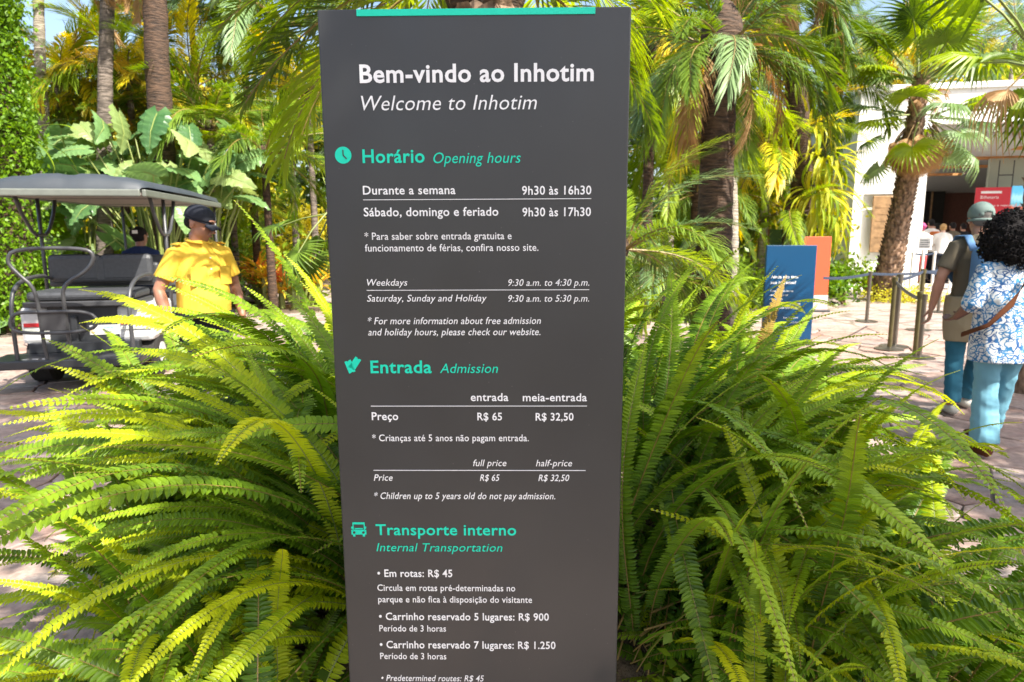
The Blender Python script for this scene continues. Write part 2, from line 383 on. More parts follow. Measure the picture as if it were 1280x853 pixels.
rr = lambda x0, x1, y0, y1: [(x0, y0), (x1, y0), (x1, y1), (x0, y1)]
icon('bus_icon', [rr(-.82, .82, .72, 1), rr(-.82, -.68, -.2, .72), rr(.68, .82, -.2, .72), rr(-1, 1, -.72, -.06), rr(-.8, -.5, -1, -.72), rr(.5, .8, -1, -.72), rr(-.55, .55, .02, .18), rr(-1, -.82, .1, .4), rr(.82, 1, .1, .4)],
     G_, 448.6, 661.8, 9.3, dark=[[(x*.17-.62, y*.17-.42) for x, y in circ], [(x*.17+.62, y*.17-.42) for x, y in circ]])

# ------------------------------------------------------------------ building
solid('white_wall', (.82, .81, .78), .8, var=.04, scale=2, bmp=.1); solid('grey_beam', (.42, .4, .4), .7); solid('soffit', (.5, .5, .47), .8, var=.04)
solid('warm_wood', (.5, .27, .1), .5, var=.3, scale=6, stretch=(1, 12, 1)); solid('dark_wood', (.12, .042, .028), .5, var=.35, scale=5, stretch=(12, 1, 1))
solid('green_grey', (.3, .33, .26), .7, var=.05, scale=2); solid('cream', (.55, .46, .36), .6); solid('dark_door', (.018, .016, .015), .3)
solid('bronze', (.33, .2, .1), .45, metal=.3, var=.35, scale=9); solid('inner_floor', (.1, .085, .075), .5); solid('kerb', (.6, .58, .54), .7)
BR = R(-11)
BO = Vector((8.35, 17.0, 0)); bl = thing('reception_building', 'white reception building with a flat roof, a bronze plaque and a deep open porch', 'building', BO, BR)
bt_ = Matrix.Translation(BO) @ Matrix.Rotation(BR, 4, 'Z'); bi = bt_.inverted()
def bpart(name, mat, *boxes, parent=bl, bev=0):
    q = MB()
    for x in boxes: q.bbox(*x, bev) if bev else q.box(*x)
    return q.build(name, MATS[mat], parent)
# front pier with a recess for the plaque: x 0..1.55
rx0, rx1, rz0, rz1 = .22, 1.22, .72, 2.35
pier = bpart('wall', 'white_wall', (0, rx0, 0, 9, 0, 4.72), (rx1, 1.6, 0, .5, 0, 4.72), (rx0+.001, rx1-.001, 0, .5, 0, rz0), (rx0+.001, rx1-.001, 0, .5, rz1, 4.72), (rx0, rx1, .14, .4, rz0, rz1))
bpart('parapet', 'white_wall', (-.06, 14, -.06, .5, 4.722, 4.86), (-.06, .5, .505, 9.1, 4.722, 4.86), bev=.015)
bpart('wall_joint', 'grey_beam', (.002, 1.59, -.003, .01, 2.62, 2.635))
bpart('roof_tile_vent', 'cream', (.15, .75, .6, 1.2, 4.87, 5.1), bev=.04)
pl = bpart('plaque', 'bronze', (.44, 1.24, -.06, .0, .95, 2.3), bev=.01); pl['label'] = 'bronze plaque on the white wall'
bpart('plaque_relief', 'bronze', (.5, 1.18, -.066, -.059, 2.02, 2.06), (.56, 1.12, -.066, -.059, 1.86, 1.89), (.52, 1.16, -.066, -.059, 1.7, 1.73), (.6, 1.08, -.066, -.059, 1.54, 1.57), (.54, 1.1, -.066, -.059, 1.3, 1.33), parent=pl)
bpart('fascia', 'white_wall', (1.602, 14, 0, .4, 3.95, 4.72)); bpart('fascia_beam', 'grey_beam', (1.602, 14, .25, .7, 3.8, 3.948)); bpart('lower_beam', 'grey_beam', (1.602, 14, .705, 1.1, 3.7, 3.9))
# ceiling with wood-lined skylight slots
ys = [1.1]; x0 = 1.602
slots = [(1.75+i*.75, 3.5+i*.62, 4.9-i*.85, .34) for i in range(5)]
q = MB(); wq = MB()
for i in range(5):
    xa, xb = 1.2+i*.8, 3.4+i*1.3; yy = 6.6-i*1.15
    wq.box(max(xa, x0), xb, yy, yy+.04, 3.0, 3.5); wq.box(max(xa, x0), xb, yy+.42, yy+.46, 3.0, 3.5); wq.box(max(xa, x0), xb, yy+.18, yy+.24, 3.1, 3.5)
prev = 9.2
for i in range(5):
    xa, xb = max(1.2+i*.8, x0), 3.4+i*1.3; yy = 6.6-i*1.15
    q.box(x0, 14, yy+.46, prev, 3.0, 3.2)
    if xa > x0: q.box(x0, xa, yy, yy+.46, 3.0, 3.2)
    q.box(xb, 14, yy, yy+.46, 3.0, 3.2); prev = yy
q.box(x0, 14, 1.1, prev, 3.0, 3.2)
for m_ in (q, wq): m_.v = [(x, y, z+.7-(y-1.1)*.118) for x, y, z in m_.v]
q.build('ceiling', MATS['soffit'], bl); wq.build('skylight_slat', MATS['warm_wood'], bl)
bpart('inner_floor', 'inner_floor', (-.5, 14, 1.2, 12, .0, .05)); bpart('entrance_step', 'kerb', (1.2, 14, .95, 1.2, 0, .1), bev=.01)
bpart('back_wall', 'dark_wood', (0.3, 14, 9.2, 9.4, 0, 4.6)); 
for i in range(7): bpart('wall_plank', 'dark_wood', (1.3, 3.1, 9.13, 9.19, .15+i*.42, .53+i*.42))
bpart('pillar', 'cream', (3.25, 3.5, 8.4, 8.8, 0, 3), bev=.02)
dd = bpart('door', 'dark_door', (3.7, 5.4, 8.8, 8.9, 0, 2.9)); bpart('door_frame', 'bronze', (4.05, 4.12, 8.76, 8.8, 0, 2.9), (4.5, 4.55, 8.76, 8.8, 0, 2.9), (4.95, 5.0, 8.76, 8.8, 0, 2.9), parent=dd)
bpart('side_wall', 'green_grey', (4.4, 14, 3.4, 3.55, 0, 3.42)); bpart('roof_slab', 'grey_beam', (.3, 14, 8, 9.4, 3.6, 3.8))
bpart('counter', 'dark_wood', (2.0, 4.3, 7.2, 7.7, .05, 1.05))
# screens hung in the porch
def on_b(px, py, y):          # building-local point at depth y seen at a pixel
    o = bi @ EYE; d = (bi.to_3x3() @ ray(px, py)); return o + d*((y-o.y)/d.y)
solid('screen_red', (.36, .005, .014), .35, var=.03, bmp=0); solid('screen_frame', (.015, .015, .015), .4)
m, n, b = nodes('screen_photo'); tc = n.nodes.new('ShaderNodeTexCoord'); sx = n.nodes.new('ShaderNodeSeparateXYZ'); n.links.new(tc.outputs['Generated'], sx.inputs[0])
t = tex(n, 'Noise', 7, coord='Generated', Detail=4); ad = n.nodes.new('ShaderNodeMath'); ad.operation = 'MULTIPLY_ADD'; ad.inputs[1].default_value = .35
n.links.new(t.outputs['Fac'], ad.inputs[0]); n.links.new(sx.outputs['Z'], ad.inputs[2])
cc = ramp(n, ad.outputs[0], [(.2, (.1, .3, .35)), (.42, (.02, .05, .05)), (.55, (.6, .12, .05)), (.62, (.1, .4, .5)), (.8, (.35, .7, .85)), (1., (.1, .45, .75))])
n.links.new(cc, b.inputs['Base Color']); n.links.new(cc, b.inputs['Emission Color']); b.inputs['Emission Strength'].default_value = .25
e = MATS['screen_red'].node_tree.nodes['Principled BSDF']; e.inputs['Emission Color'].default_value = (.5, .005, .02, 1); e.inputs['Emission Strength'].default_value = .12
p0 = on_b(1218, 262, 2.6); p1 = on_b(1265, 234, 2.6); p2 = on_b(1292, 230, 2.6)
sc1 = tag(MB().bbox(p0.x, p1.x, 2.6, 2.66, p0.z-.25, p1.z, .008).build('red_screen', MATS['screen_red']), 'red information screen with two lines of white print above the queue', 'screen')
sc1.matrix_world = bt_
MB().box(p0.x+.12, p0.x+.62, 2.595, 2.6, p1.z-.16, p1.z-.1).build('print_bar', W_, sc1)
lettering(sc1, 'Bilheteria', p0.x+.12, p0.x+.56, p1.z-.3, .08, W_, y=2.597)
lettering(sc1, 'Ingressos e retirada', p0.x+.12, p0.x+.95, p1.z-.5, .045, W_, y=2.597)
sc2 = tag(MB().bbox(p1.x+.02, p2.x, 2.6, 2.66, p0.z-.25, p1.z+.03, .008).build('photo_screen', MATS['screen_photo']), 'screen showing a blue sky picture beside the red one', 'screen'); sc2.matrix_world = bt_
fr = MB(); a = on_b(1246, 233, 2.63); c = on_b(1265, 226, 2.63)
fr.box(a.x, a.x+.02, 2.62, 2.64, a.z-.03, 3.3); fr.box(c.x, c.x+.02, 2.62, 2.64, a.z-.03, 3.3); fr.box(a.x, c.x+.02, 2.6201, 2.6401, 2.9, 2.93)
fr.build('hanging_bracket', MATS['screen_frame'], sc1)

# ------------------------------------------------------------------ leaves and fronds (shared meshes)
leaf('fern_leaf', (.014, .05, .008), (.1, .21, .012), tip=(.32, .44, .015), trans=.32)
leaf('fern_young_lit', (.15, .28, .01), (.38, .47, .012), tip=(.48, .52, .015), trans=.4)
leaf('fern_dry', (.12, .08, .02), (.3, .2, .04), trans=.25, rough=.8)
leaf('palm_green', (.03, .07, .012), (.16, .25, .03), trans=.35); leaf('palm_silver', (.06, .12, .05), (.2, .3, .12), trans=.3)
leaf('palm_yellow', (.4, .42, .015), (.72, .6, .03), trans=.45); leaf('palm_orange', (.42, .36, .03), (.7, .5, .05), trans=.4)
leaf('palm_lime', (.09, .19, .012), (.28, .38, .02), trans=.42); leaf('palm_dry', (.24, .13, .055), (.52, .33, .15), trans=.2, rough=.7)
leaf('broad_leaf', (.04, .11, .035), (.2, .33, .12), trans=.3, rough=.3); leaf('broad_pale', (.1, .18, .04), (.3, .38, .14), trans=.4)
leaf('ivy_leaf', (.025, .09, .006), (.18, .32, .012), trans=.4); leaf('bush_leaf', (.035, .09, .01), (.24, .36, .025), trans=.4)
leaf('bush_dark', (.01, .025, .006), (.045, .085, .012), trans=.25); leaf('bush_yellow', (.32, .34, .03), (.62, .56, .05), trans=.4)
leaf('flower_red', (.55, .06, .05), (.75, .3, .08), trans=.3); leaf('flower_yellow', (.6, .38, .03), (.75, .55, .05), trans=.35)
leaf('moss_hang', (.26, .3, .02), (.5, .52, .04), trans=.45)
solid('stem_brown', (.16, .1, .04), .6); solid('stem_green', (.2, .24, .06), .5)
solid('rachis', (.22, .15, .04), .5, var=.2)

def curve_pts(L, bend, n, power=1.3, side=0., seed=0):
    """arc that starts along +X and bends down; returns points and angles"""
    rr_ = random.Random(seed); p = Vector((0, 0, 0)); out = [p.copy()]; th = []; wob = rr_.uniform(-.15, .15)
    for i in range(n):
        s = (i+.5)/n; a = -bend*s**power; yw = side*s+wob*math.sin(s*5)
        p = p+Vector((math.cos(a)*math.cos(yw), math.cos(a)*math.sin(yw), math.sin(a)))*(L/n); out.append(p.copy())
    return out
def sample(pts, s):
    k = s*(len(pts)-1); i = min(int(k), len(pts)-2); f = k-i
    return pts[i].lerp(pts[i+1], f), (pts[i+1]-pts[i]).normalized()
def fern_frond(seed, L=1., bend=1.5, W=.052, npin=58, twist=0., side=0.):
    r = random.Random(seed); pts = curve_pts(L, bend, 18, 1.25, side, seed); q = MB()
    ra = [max(.0009, .0026*(1-i/18)) for i in range(19)]
    st = MB().loft(pts, ra, 4, False)
    for i in range(npin):
        s = .07+.925*(i/(npin-1))**.97; c, T = sample(pts, s)
        S = T.cross(Vector((0, 0, 1))); S = Vector((0, -1, 0)) if S.length < .1 else S.normalized(); N = S.cross(T).normalized()
        tw = twist*s; S, N = S*math.cos(tw)+N*math.sin(tw), N*math.cos(tw)-S*math.sin(tw)
        w = W*min(1, .45+s*3.2)*max(.05, 1-s**4.5)**.7*r.uniform(.9, 1.06)
        sp = L*.925/npin
        for sg in (-1, 1):
            if r.random() < .015: continue
            sw = .12+.5*s**3+r.uniform(-.09, .09); D = (S*sg*math.cos(sw)+T*math.sin(sw)); D = (D+N*(.12+r.uniform(-.06, .06))).normalized()
            E = T*math.cos(sw)-S*sg*math.sin(sw); hw = sp*.53*min(1, .35+w/W); dr = -N*w*r.uniform(.1, .26); fo = N*hw*.35
            base = c+D*.001
            vs = [base-E*hw*.5, base+E*hw*1.0, c+D*w*.3-E*hw, c+D*w*.3, c+D*w*.3+E*hw*.95, c+D*w*.76-E*hw*.8+dr*.5, c+D*w*.76+dr*.5, c+D*w*.76+E*hw*.75+dr*.5, c+D*w+dr+E*hw*.15]
            for k in (2, 4, 5, 7): vs[k] = vs[k]+fo
            q.add(vs, [(0, 1, 4, 3), (0, 3, 2), (2, 3, 6, 5), (3, 4, 7, 6), (5, 6, 8), (6, 7, 8)], s, r.random())
    k = len(q.v); q.v += st.v; q.a += [0.]*len(st.v); q.b += [.9]*len(st.v); q.f += [tuple(a+k for a in f) for f in st.f]; q.nst = len(st.f)
    return q
def two(q, name, m1, m2):          # leaf blades in one material, stalk in another
    me = q.mesh(name, m1); me.materials.append(m2)
    for p in me.polygons[len(me.polygons)-q.nst:]: p.material_index = 1
    return me
FERN = []; YOUNG_LIT = []; DEAD = []
for i in range(14):
    q = fern_frond(100+i, 1., random.uniform(.75, 1.9), random.uniform(.033, .042), random.randint(80, 94), random.uniform(-.6, .6), random.uniform(-.5, .5))
    FERN.append((two(q, 'fern_frond', MATS['fern_leaf'], MATS['rachis']), q))
    if i % 2 == 1: DEAD.append((two(q, 'fern_frond', MATS['fern_dry'], MATS['rachis']), q))
    if i % 2 == 0: YOUNG_LIT.append((two(q, 'fern_frond', MATS['fern_young_lit'], MATS['stem_green']), q))

def feather(seed, L, bend, nl, ll, droop=.5, wl=.016, vee=.35, power=1.4):
    r = random.Random(seed); pts = curve_pts(L, bend, 16, power, r.uniform(-.2, .2), seed); q = MB()
    st = MB().loft(pts, [max(.004, .017*L/2*(1-i/17)) for i in range(17)], 5, False)
    for i in range(nl):
        s = .14+.86*i/(nl-1); c, T = sample(pts, s)
        S = T.cross(Vector((0, 0, 1))).normalized(); N = S.cross(T)
        w = ll*(.45+.55*math.sin(math.pi*min(1, (s-.05)*1.02)**.8))*r.uniform(.85, 1.1)
        for sg in (-1, 1):
            sw = .5+.7*s+r.uniform(-.12, .12); D = (S*sg*math.cos(sw)+T*math.sin(sw)+N*(vee+r.uniform(-.25, .25))).normalized(); E = D.cross(N).normalized()*wl*r.uniform(.8, 1.2)
            d1 = Vector((0, 0, -w*droop*.18)); d2 = Vector((0, 0, -w*droop*r.uniform(.7, 1.2)))
            q.add([c, c+D*w*.35-E+d1, c+D*w*.35+E+d1, c+D*w*.72-E*.8+d1*2.5, c+D*w*.72+E*.8+d1*2.5, c+D*w*.97+d2],
                  [(0, 2, 1), (1, 2, 4, 3), (3, 4, 5)], s, r.random())
    k = len(q.v); q.v += st.v; q.a += [0.]*len(st.v); q.b += [.6]*len(st.v); q.f += [tuple(a+k for a in f) for f in st.f]; q.nst = len(st.f)
    return q
def fan(seed, Rr=.55, nseg=30, span=4.9, pet=.7, droop=.5, cup=.25, split=.5):
    """fan palm leaf: stalk along +X from the origin, pleated blade fanning out from its end"""
    r = random.Random(seed); q = MB(); h = Vector((pet, 0, 0))
    for i in range(nseg):
        a = (i+.5)/nseg*span-span/2; ln = Rr*(.72+.28*math.cos(a*.5))*r.uniform(.93, 1.05); da = span/nseg
        lv = []
        for f, wf in ((.02, 1), (split*.55, 1.02), (split, 1.), (split+(1-split)*.5, .62), (1, .04)):
            rad = ln*f; z = cup*rad*(1-f) - droop*ln*max(0, f-split*.7)**1.7*r.uniform(.9, 1.35)
            wd = max(.0015, min(da*rad*.53, da*ln*split*.53)*wf); dx, dy = math.cos(a), math.sin(a); shr = rad*(1-.22*droop*f)
            lv.append((h+Vector((dx*shr+dy*wd, dy*shr-dx*wd, z+wd*.5)), h+Vector((dx*shr, dy*shr, z-wd*.35)), h+Vector((dx*shr-dy*wd, dy*shr+dx*wd, z+wd*.5)), f))
        vs = [p for l in lv for p in l[:3]]; at = [l[3] for l in lv for _ in range(3)]
        q.add(vs, [t for k in range(4) for t in ((k*3, k*3+1, k*3+4, k*3+3), (k*3+1, k*3+2, k*3+5, k*3+4))], at, r.random())
    st = MB().loft([(0, 0, 0), (pet*.5, 0, .03), (pet+.03, 0, 0)], [.014, .01, .008], 5, False)
    k = len(q.v); q.v += st.v; q.a += [0.]*len(st.v); q.b += [.6]*len(st.v); q.f += [tuple(a+k for a in f) for f in st.f]; q.nst = len(st.f)
    return q
def bigleaf(seed, L=1., W=.38, lobes=7, bend=.9):
    """large lobed leaf on a stalk: blade from the origin along +X, wavy and notched at the edge"""
    r = random.Random(seed); q = MB(); n = 18; rows = []
    for i in range(n+1):
        s = i/n; x = (s-.16)*L; w = W*L*(math.sin(math.pi*min(1, s*.96+.03)**.62))**.8*(1 if s > .1 else .75+s*2.5)
        notch = 1-.42*max(0, math.sin(s*lobes*math.pi*2))**6*(.15 < s < .9)
        z = -bend*max(0, s-.15)**2*L*.55
        row = []
        for k in (-1, -.6, -.22, 0, .22, .6, 1):
            ww = w*(notch if abs(k) == 1 else 1); rip = .022*L*math.sin(s*lobes*6.28+abs(k))*abs(k)
            back = -.2*L*abs(k)**1.5*(1-s)**3
            row.append((x+back*(s < .5)+.08*L*abs(k)*s, k*ww, z+.16*w*(abs(k)*1.2-abs(k)**2*1.7)+rip))
        rows.append(row)
    vs = [p for rw in rows for p in rw]; q.add(vs, [(i*7+k, i*7+k+1, (i+1)*7+k+1, (i+1)*7+k) for i in range(n) for k in range(6)], [i/n for i in range(n+1) for _ in range(7)], r.random())
    st = MB().loft([rows[1][3], (L*.1, 0, -.004), (L*.45, 0, rows[9][3][2]-.004), rows[-2][3]], [.012*L, .013*L, .009*L, .002*L], 5, False)
    k = len(q.v); q.v += st.v; q.a += [0.]*len(st.v); q.b += [.6]*len(st.v); q.f += [tuple(a+k for a in f) for f in st.f]; q.nst = len(st.f)
    return q
def strap(seed, L=.5, w=.03, bend=1.2):
    q = MB(); pts = curve_pts(L, bend, 6, 1.2, 0, seed)
    vs = []; at = []
    for i, p in enumerate(pts):
        k = w*(1-(i/6)**2.2)+.001; vs += [(p.x, p.y-k, p.z+k*.5), (p.x, p.y, p.z), (p.x, p.y+k, p.z+k*.5)]; at += [i/6]*3
    q.add(vs, [t for i in range(6) for t in ((i*3, i*3+1, i*3+4, i*3+3), (i*3+1, i*3+2, i*3+5, i*3+4))], at, .5); q.nst = 0
    return q
def lib(name, fn, variants, mats, stalk='rachis'):
    out = {}
    qs = [fn(*v) for v in variants]
    for mname in mats: out[mname] = [two(q, name, MATS[mname], MATS[stalk]) for q in qs]
    return out
FEA = lib('frond', feather, [(1, 2., 1.1, 76, .4, .5, .011), (2, 2., 1.5, 72, .46, .8, .011), (3, 2., .8, 80, .34, .3, .010), (4, 2., 1.9, 72, .4, .9, .011), (5, 2., 1.3, 64, .5, .6, .013)],
          ['palm_green', 'palm_silver', 'palm_yellow', 'palm_orange', 'palm_lime', 'palm_dry'])
FAN = lib('fan_leaf', fan, [(11,), (12, .58, 32, 5.2, .75, .8, .2, .45), (13, .5, 28, 4.6, .8, .3, .3, .55), (14, .56, 30, 5.0, .6, 1.15, .15, .42)], ['palm_green', 'palm_lime', 'palm_silver', 'palm_yellow'], 'stem_green')
FAN['palm_dry'] = [two(q, 'dry_leaf', MATS['palm_dry'], MATS['stem_brown']) for q in (fan(21, .5, 18, 2.2, .45, 1.1, .1, .35), fan(22, .55, 16, 1.6, .4, .8, .1, .4))]
BIG = lib('leaf', bigleaf, [(31,), (32, 1., .42, 8, .6), (33, 1., .34, 6, 1.3), (34, 1., .4, 9, 1.)], ['broad_leaf', 'broad_pale', 'palm_lime'], 'stem_green')
STR = lib('leaf', strap, [(41,), (42, .5, .025, .8), (43, .5, .035, 1.7)], ['palm_lime', 'palm_green', 'flower_red', 'flower_yellow', 'bush_yellow', 'moss_hang'], 'stem_green')

def spray(parent, name, meshes, n, L, e0, e1, base=(0, 0, 0), r0=0., az0=0., az1=2*math.pi, jit=.25, seed=0, keep=None, power=1.):
    """n copies of the leaf meshes round base, elevation from e0 (middle) to e1 (outermost), degrees"""
    r = random.Random(seed); out = []
    for i in range(n):
        f = ((i+.5)/n)**power; azz = az0+((i*.618034) % 1)*(az1-az0)+r.uniform(-jit, jit)
        el_ = R(e0+(e1-e0)*f+r.uniform(-8, 8)); Ls = L*r.uniform(.82, 1.1)
        loc = (base[0]+r0*math.cos(azz), base[1]+r0*math.sin(azz), base[2]+r.uniform(-.5, .5)*r0-f*r0)
        if keep and not keep(loc, azz, el_, Ls): continue
        out.append(ob(name, r.choice(meshes), parent, loc, (r.uniform(-.3, .3), -el_, azz), Ls))
    return out

# trunks
def bark(name, c1, c2, ring, sc, rgh=.85):
    m, n, b = nodes(name); t = tex(n, 'Noise', sc, Detail=8, stretch=(1, 1, ring)); t2 = tex(n, 'Noise', 3, Detail=3)
    c = ramp(n, t.outputs['Fac'], [(.35, c1), (.65, c2)]); c = mixc(n, 1, c, ramp(n, t2.outputs['Fac'], [(.3, (.7, .7, .7)), (.7, (1.1, 1.08, 1.05))]), 'MULTIPLY')
    n.links.new(c, b.inputs['Base Color']); b.inputs['Roughness'].default_value = rgh; bump(n, b, t.outputs['Fac'], .9, .03)
bark('bark_brown', (.025, .014, .008), (.11, .062, .036), 5, 9); bark('bark_grey', (.07, .055, .045), (.21, .17, .14), 4, 7); bark('bark_pale', (.2, .17, .13), (.42, .37, .3), 6, 7)
bark('bark_fibre', (.07, .04, .025), (.4, .26, .17), .5, 16)
def trunk(parent, pts, rad, mat, seg=14, rings=0, scales=0, seed=0):
    r = random.Random(seed); P_ = [Vector(p) for p in pts]; n = 40; pp = []; rr_ = []
    for i in range(n+1):
        p, _ = sample(P_, i/n); k = i/n*(len(rad)-1); j = min(int(k), len(rad)-2); ra = rad[j]+(rad[j+1]-rad[j])*(k-j)
        pp.append(p+Vector((noise.noise(p*1.3), noise.noise(p*1.3+Vector((9, 0, 0))), 0))*ra*.15); rr_.append(ra*(1+.06*noise.noise(Vector((0, 0, i*.9+seed)))+(.05 if rings and i % 2 else 0)))
    q = MB().loft(pp, rr_, seg)
    if scales:             # old leaf bases standing proud of the trunk
        for i in range(scales):
            s = (i+r.random())/scales; c, T = sample(P_, s); k = s*(len(rad)-1); j = min(int(k), len(rad)-2); ra = rad[j]+(rad[j+1]-rad[j])*(k-j)
            a = i*2.399+r.uniform(-.15, .15); o = Vector((math.cos(a), math.sin(a), 0)); e = Vector((-math.sin(a), math.cos(a), 0)); h = ra*r.uniform(.35, .6); w = ra*.3
            q.add([c+o*ra*.92-e*w, c+o*ra*.92+e*w, c+o*ra*1.18-e*w*.6+T*h, c+o*ra*1.18+e*w*.6+T*h, c+o*ra*.85+T*h*.6], [(0, 1, 3, 2), (0, 2, 4), (1, 4, 3), (2, 3, 4)])
    return q.build('trunk', MATS[mat], parent, smooth=not scales)
def cloud_mesh(name, blobs, n, size, mat, seed=0, flat=.5, aspect=.5, hang=0.):
    """many small pointed leaves spread through ellipsoids, clumped; one mesh"""
    g = np.random.default_rng(seed); vol = np.array([b[3]*b[4]*b[5] for b in blobs])**.75; ks = g.choice(len(blobs), n, p=vol/vol.sum())
    B = np.array(blobs)[ks]; d = g.normal(size=(n, 3)); d /= np.linalg.norm(d, axis=1)[:, None]; rr_ = g.random(n)**.45
    c = B[:, :3]+d*rr_[:, None]*B[:, 3:6]
    cl = g.random((max(6, n//45), 3)); idx = g.integers(0, len(cl), n)          # clumping
    cc = B[0:0]
    key = g.integers(0, n, max(6, n//40)); near = key[g.integers(0, len(key), n)]; m_ = g.random(n) < .55
    c[m_] = c[near[m_]]+g.normal(size=(m_.sum(), 3))*size*1.6
    nrm = d*.5+g.normal(size=(n, 3))*.6; nrm[:, 2] += flat; nrm /= np.linalg.norm(nrm, axis=1)[:, None]
    t = g.normal(size=(n, 3)); t[:, 2] -= hang*3; t -= nrm*(t*nrm).sum(1)[:, None]; t /= np.linalg.norm(t, axis=1)[:, None]; e = np.cross(nrm, t)
    L = size*g.uniform(.6, 1.25, n)[:, None]; W = L*aspect*.5
    v = np.stack([c, c+t*L*.45-e*W-nrm*L*.06, c+t*L-nrm*L*.25, c+t*L*.45+e*W-nrm*L*.06], 1).reshape(-1, 3)
    me = bpy.data.meshes.new(name); me.vertices.add(4*n); me.vertices.foreach_set('co', v.ravel())
    me.loops.add(4*n); me.loops.foreach_set('vertex_index', np.arange(4*n, dtype=np.int32)); me.polygons.add(n)
    me.polygons.foreach_set('loop_start', np.arange(0, 4*n, 4, dtype=np.int32)); me.update(calc_edges=True)
    me.attributes.new('v', 'FLOAT', 'POINT').data.foreach_set('value', np.repeat(g.random(n), 4)); me.materials.append(MATS[mat]); return me

# ------------------------------------------------------------------ the ferns round the sign
SLOTS = [(-.55, 1.40, 'low fern right against the left edge of the sign, fronds arching down'),
 (-.86, 1.62, 'fern at the left front corner of the bed with fronds reaching over the pale paving'),
 (-.50, 1.80, 'fern behind the left edge of the sign with upright fronds'),
 (-.92, 2.02, 'yellow-green fern on the left side of the bed below the golf cart'),
 (-.58, 2.28, 'tall fern in front of the man in the yellow shirt'),
 (-.98, 2.42, 'fern at the far left of the bed hiding the corner of the golf cart'),
 (-.22, 2.55, 'fern standing straight behind the sign panel'),
 (.30, 1.55, 'low fern right against the right edge of the sign, pale fronds hanging'),
 (.58, 1.42, 'dark green fern at the front right of the bed above the small-leaved ground cover'),
 (.42, 1.95, 'fern right of the sign whose fronds reach up before the blue board'),
 (.82, 1.78, 'fern in the middle of the right side with long arching fronds'),
 (.95, 1.42, 'fern at the front right corner spilling over the bare flagstones'),
 (.80, 2.25, 'fern below the blue board with fronds level with the queue posts'),
 (1.18, 2.10, 'fern at the right side of the bed reaching towards the walking couple'),
 (.30, 2.55, 'fern behind the right part of the bed below the feather palm'),
 (1.20, 1.75, 'fern on the right rim with fronds stretching to the paving edge'),
 (-.72, 2.75, 'fern at the back of the bed, tips before the belt of the man in yellow'),
 (-.42, 2.45, 'tall fern between the sign and the man in yellow, before his trousers'),
 (.62, 2.75, 'fern at the back of the bed right of the sign, tips before the low palms'),
 (-.30, 1.62, 'narrow fern squeezed against the left edge of the sign, fronds upright')]
def sign_clear(root, rot, L, q):
    mt = Euler(rot).to_matrix()
    for s in (.25, .45, .65, .8, .92, 1.):
        c = q[int(s*(len(q)-1))]; w = root+mt @ (c*L)
        if w.y < .95 or w.z < .03: return False
        if w.y < 1.6 and -.43 < w.x < .30 and (w.y < 1.52): return False
        X, Y_, z = proj(w)
        if w.y < 1.47 and 385 < X < 800: return False
    return True
fr_pts = {}
def lib_pts(q):          # rachis points of a frond mesh, taken from its stalk vertices
    v = q.v[-19*4:]; return [sum((Vector(v[i*4+k]) for k in range(4)), Vector())/4 for i in range(19)]
FP = [lib_pts(q) for _, q in FERN]; 
def top_limit(px):        # skyline of the fern mass in the photograph
    pts_ = ((-50, 470), (0, 470), (60, 420), (150, 348), (200, 372), (245, 380), (300, 375), (340, 335), (400, 315), (420, 330), (780, 330), (860, 330), (930, 280), (1000, 300), (1060, 385), (1150, 425), (1200, 490), (1290, 590), (1400, 640))
    for (a, b_), (c, d) in zip(pts_, pts_[1:]):
        if a <= px < c: return b_+(d-b_)*(px-a)/(c-a)
    return 480
nf = 0
for si, (x, y, lab) in enumerate(SLOTS):
    z = mound_h(x, y)
    pl_ = thing('fern_plant', lab, 'fern', (x, y, z), 0, 'sword ferns round the sign'); rnd = random.Random(500+si)
    out_az = math.atan2((y-2.1)*.9, x-.08)
    left = x < 0; made = 0; tries = 0
    while made < 62 and tries < 800:
        tries += 1; f = rnd.random()
        azz = out_az+rnd.gauss(0, .85) if f < .85 else rnd.uniform(-math.pi, math.pi)
        el_ = R(rnd.triangular(0, 95, 62) if abs(x-.1) < .55 or y > 2.2 else rnd.triangular(-5, 85, 42)); k = rnd.randrange(len(FERN)); L = rnd.uniform(.66, 1.3)
        rot_ = (rnd.uniform(-.3, .3), -el_, azz); off = Vector((rnd.gauss(0, .05), rnd.gauss(0, .05), rnd.uniform(0, .28)))
        rootw = Vector((x, y, z))+off
        if not sign_clear(rootw, rot_, L, FP[k]): continue
        mt = Euler(rot_).to_matrix(); ok = True; top = None
        for s in (9, 13, 16, 18):
            wq = rootw+mt @ (FP[k][s]*L); X, Y_, zz = proj(wq)
            if Y_ < top_limit(X)+12: ok = False
            if X > 1200 or X < 55 or (X < 105 and Y_ > 600) or (X > 1160 and Y_ > 660): ok = ok and rnd.random() < .5
        if not ok: continue
        young = rnd.random() < (.55 if left else .28)  # young fronds; more on the left, putting its sunlit yellow into the colour
        me = FERN[k][0]
        if young and k % 2 == 0: me = YOUNG_LIT[k//2][0]
        elif rnd.random() < .009: me = DEAD[k//2][0]
        ob('fern_frond', me, pl_, off, rot_, L); made += 1; nf += 1
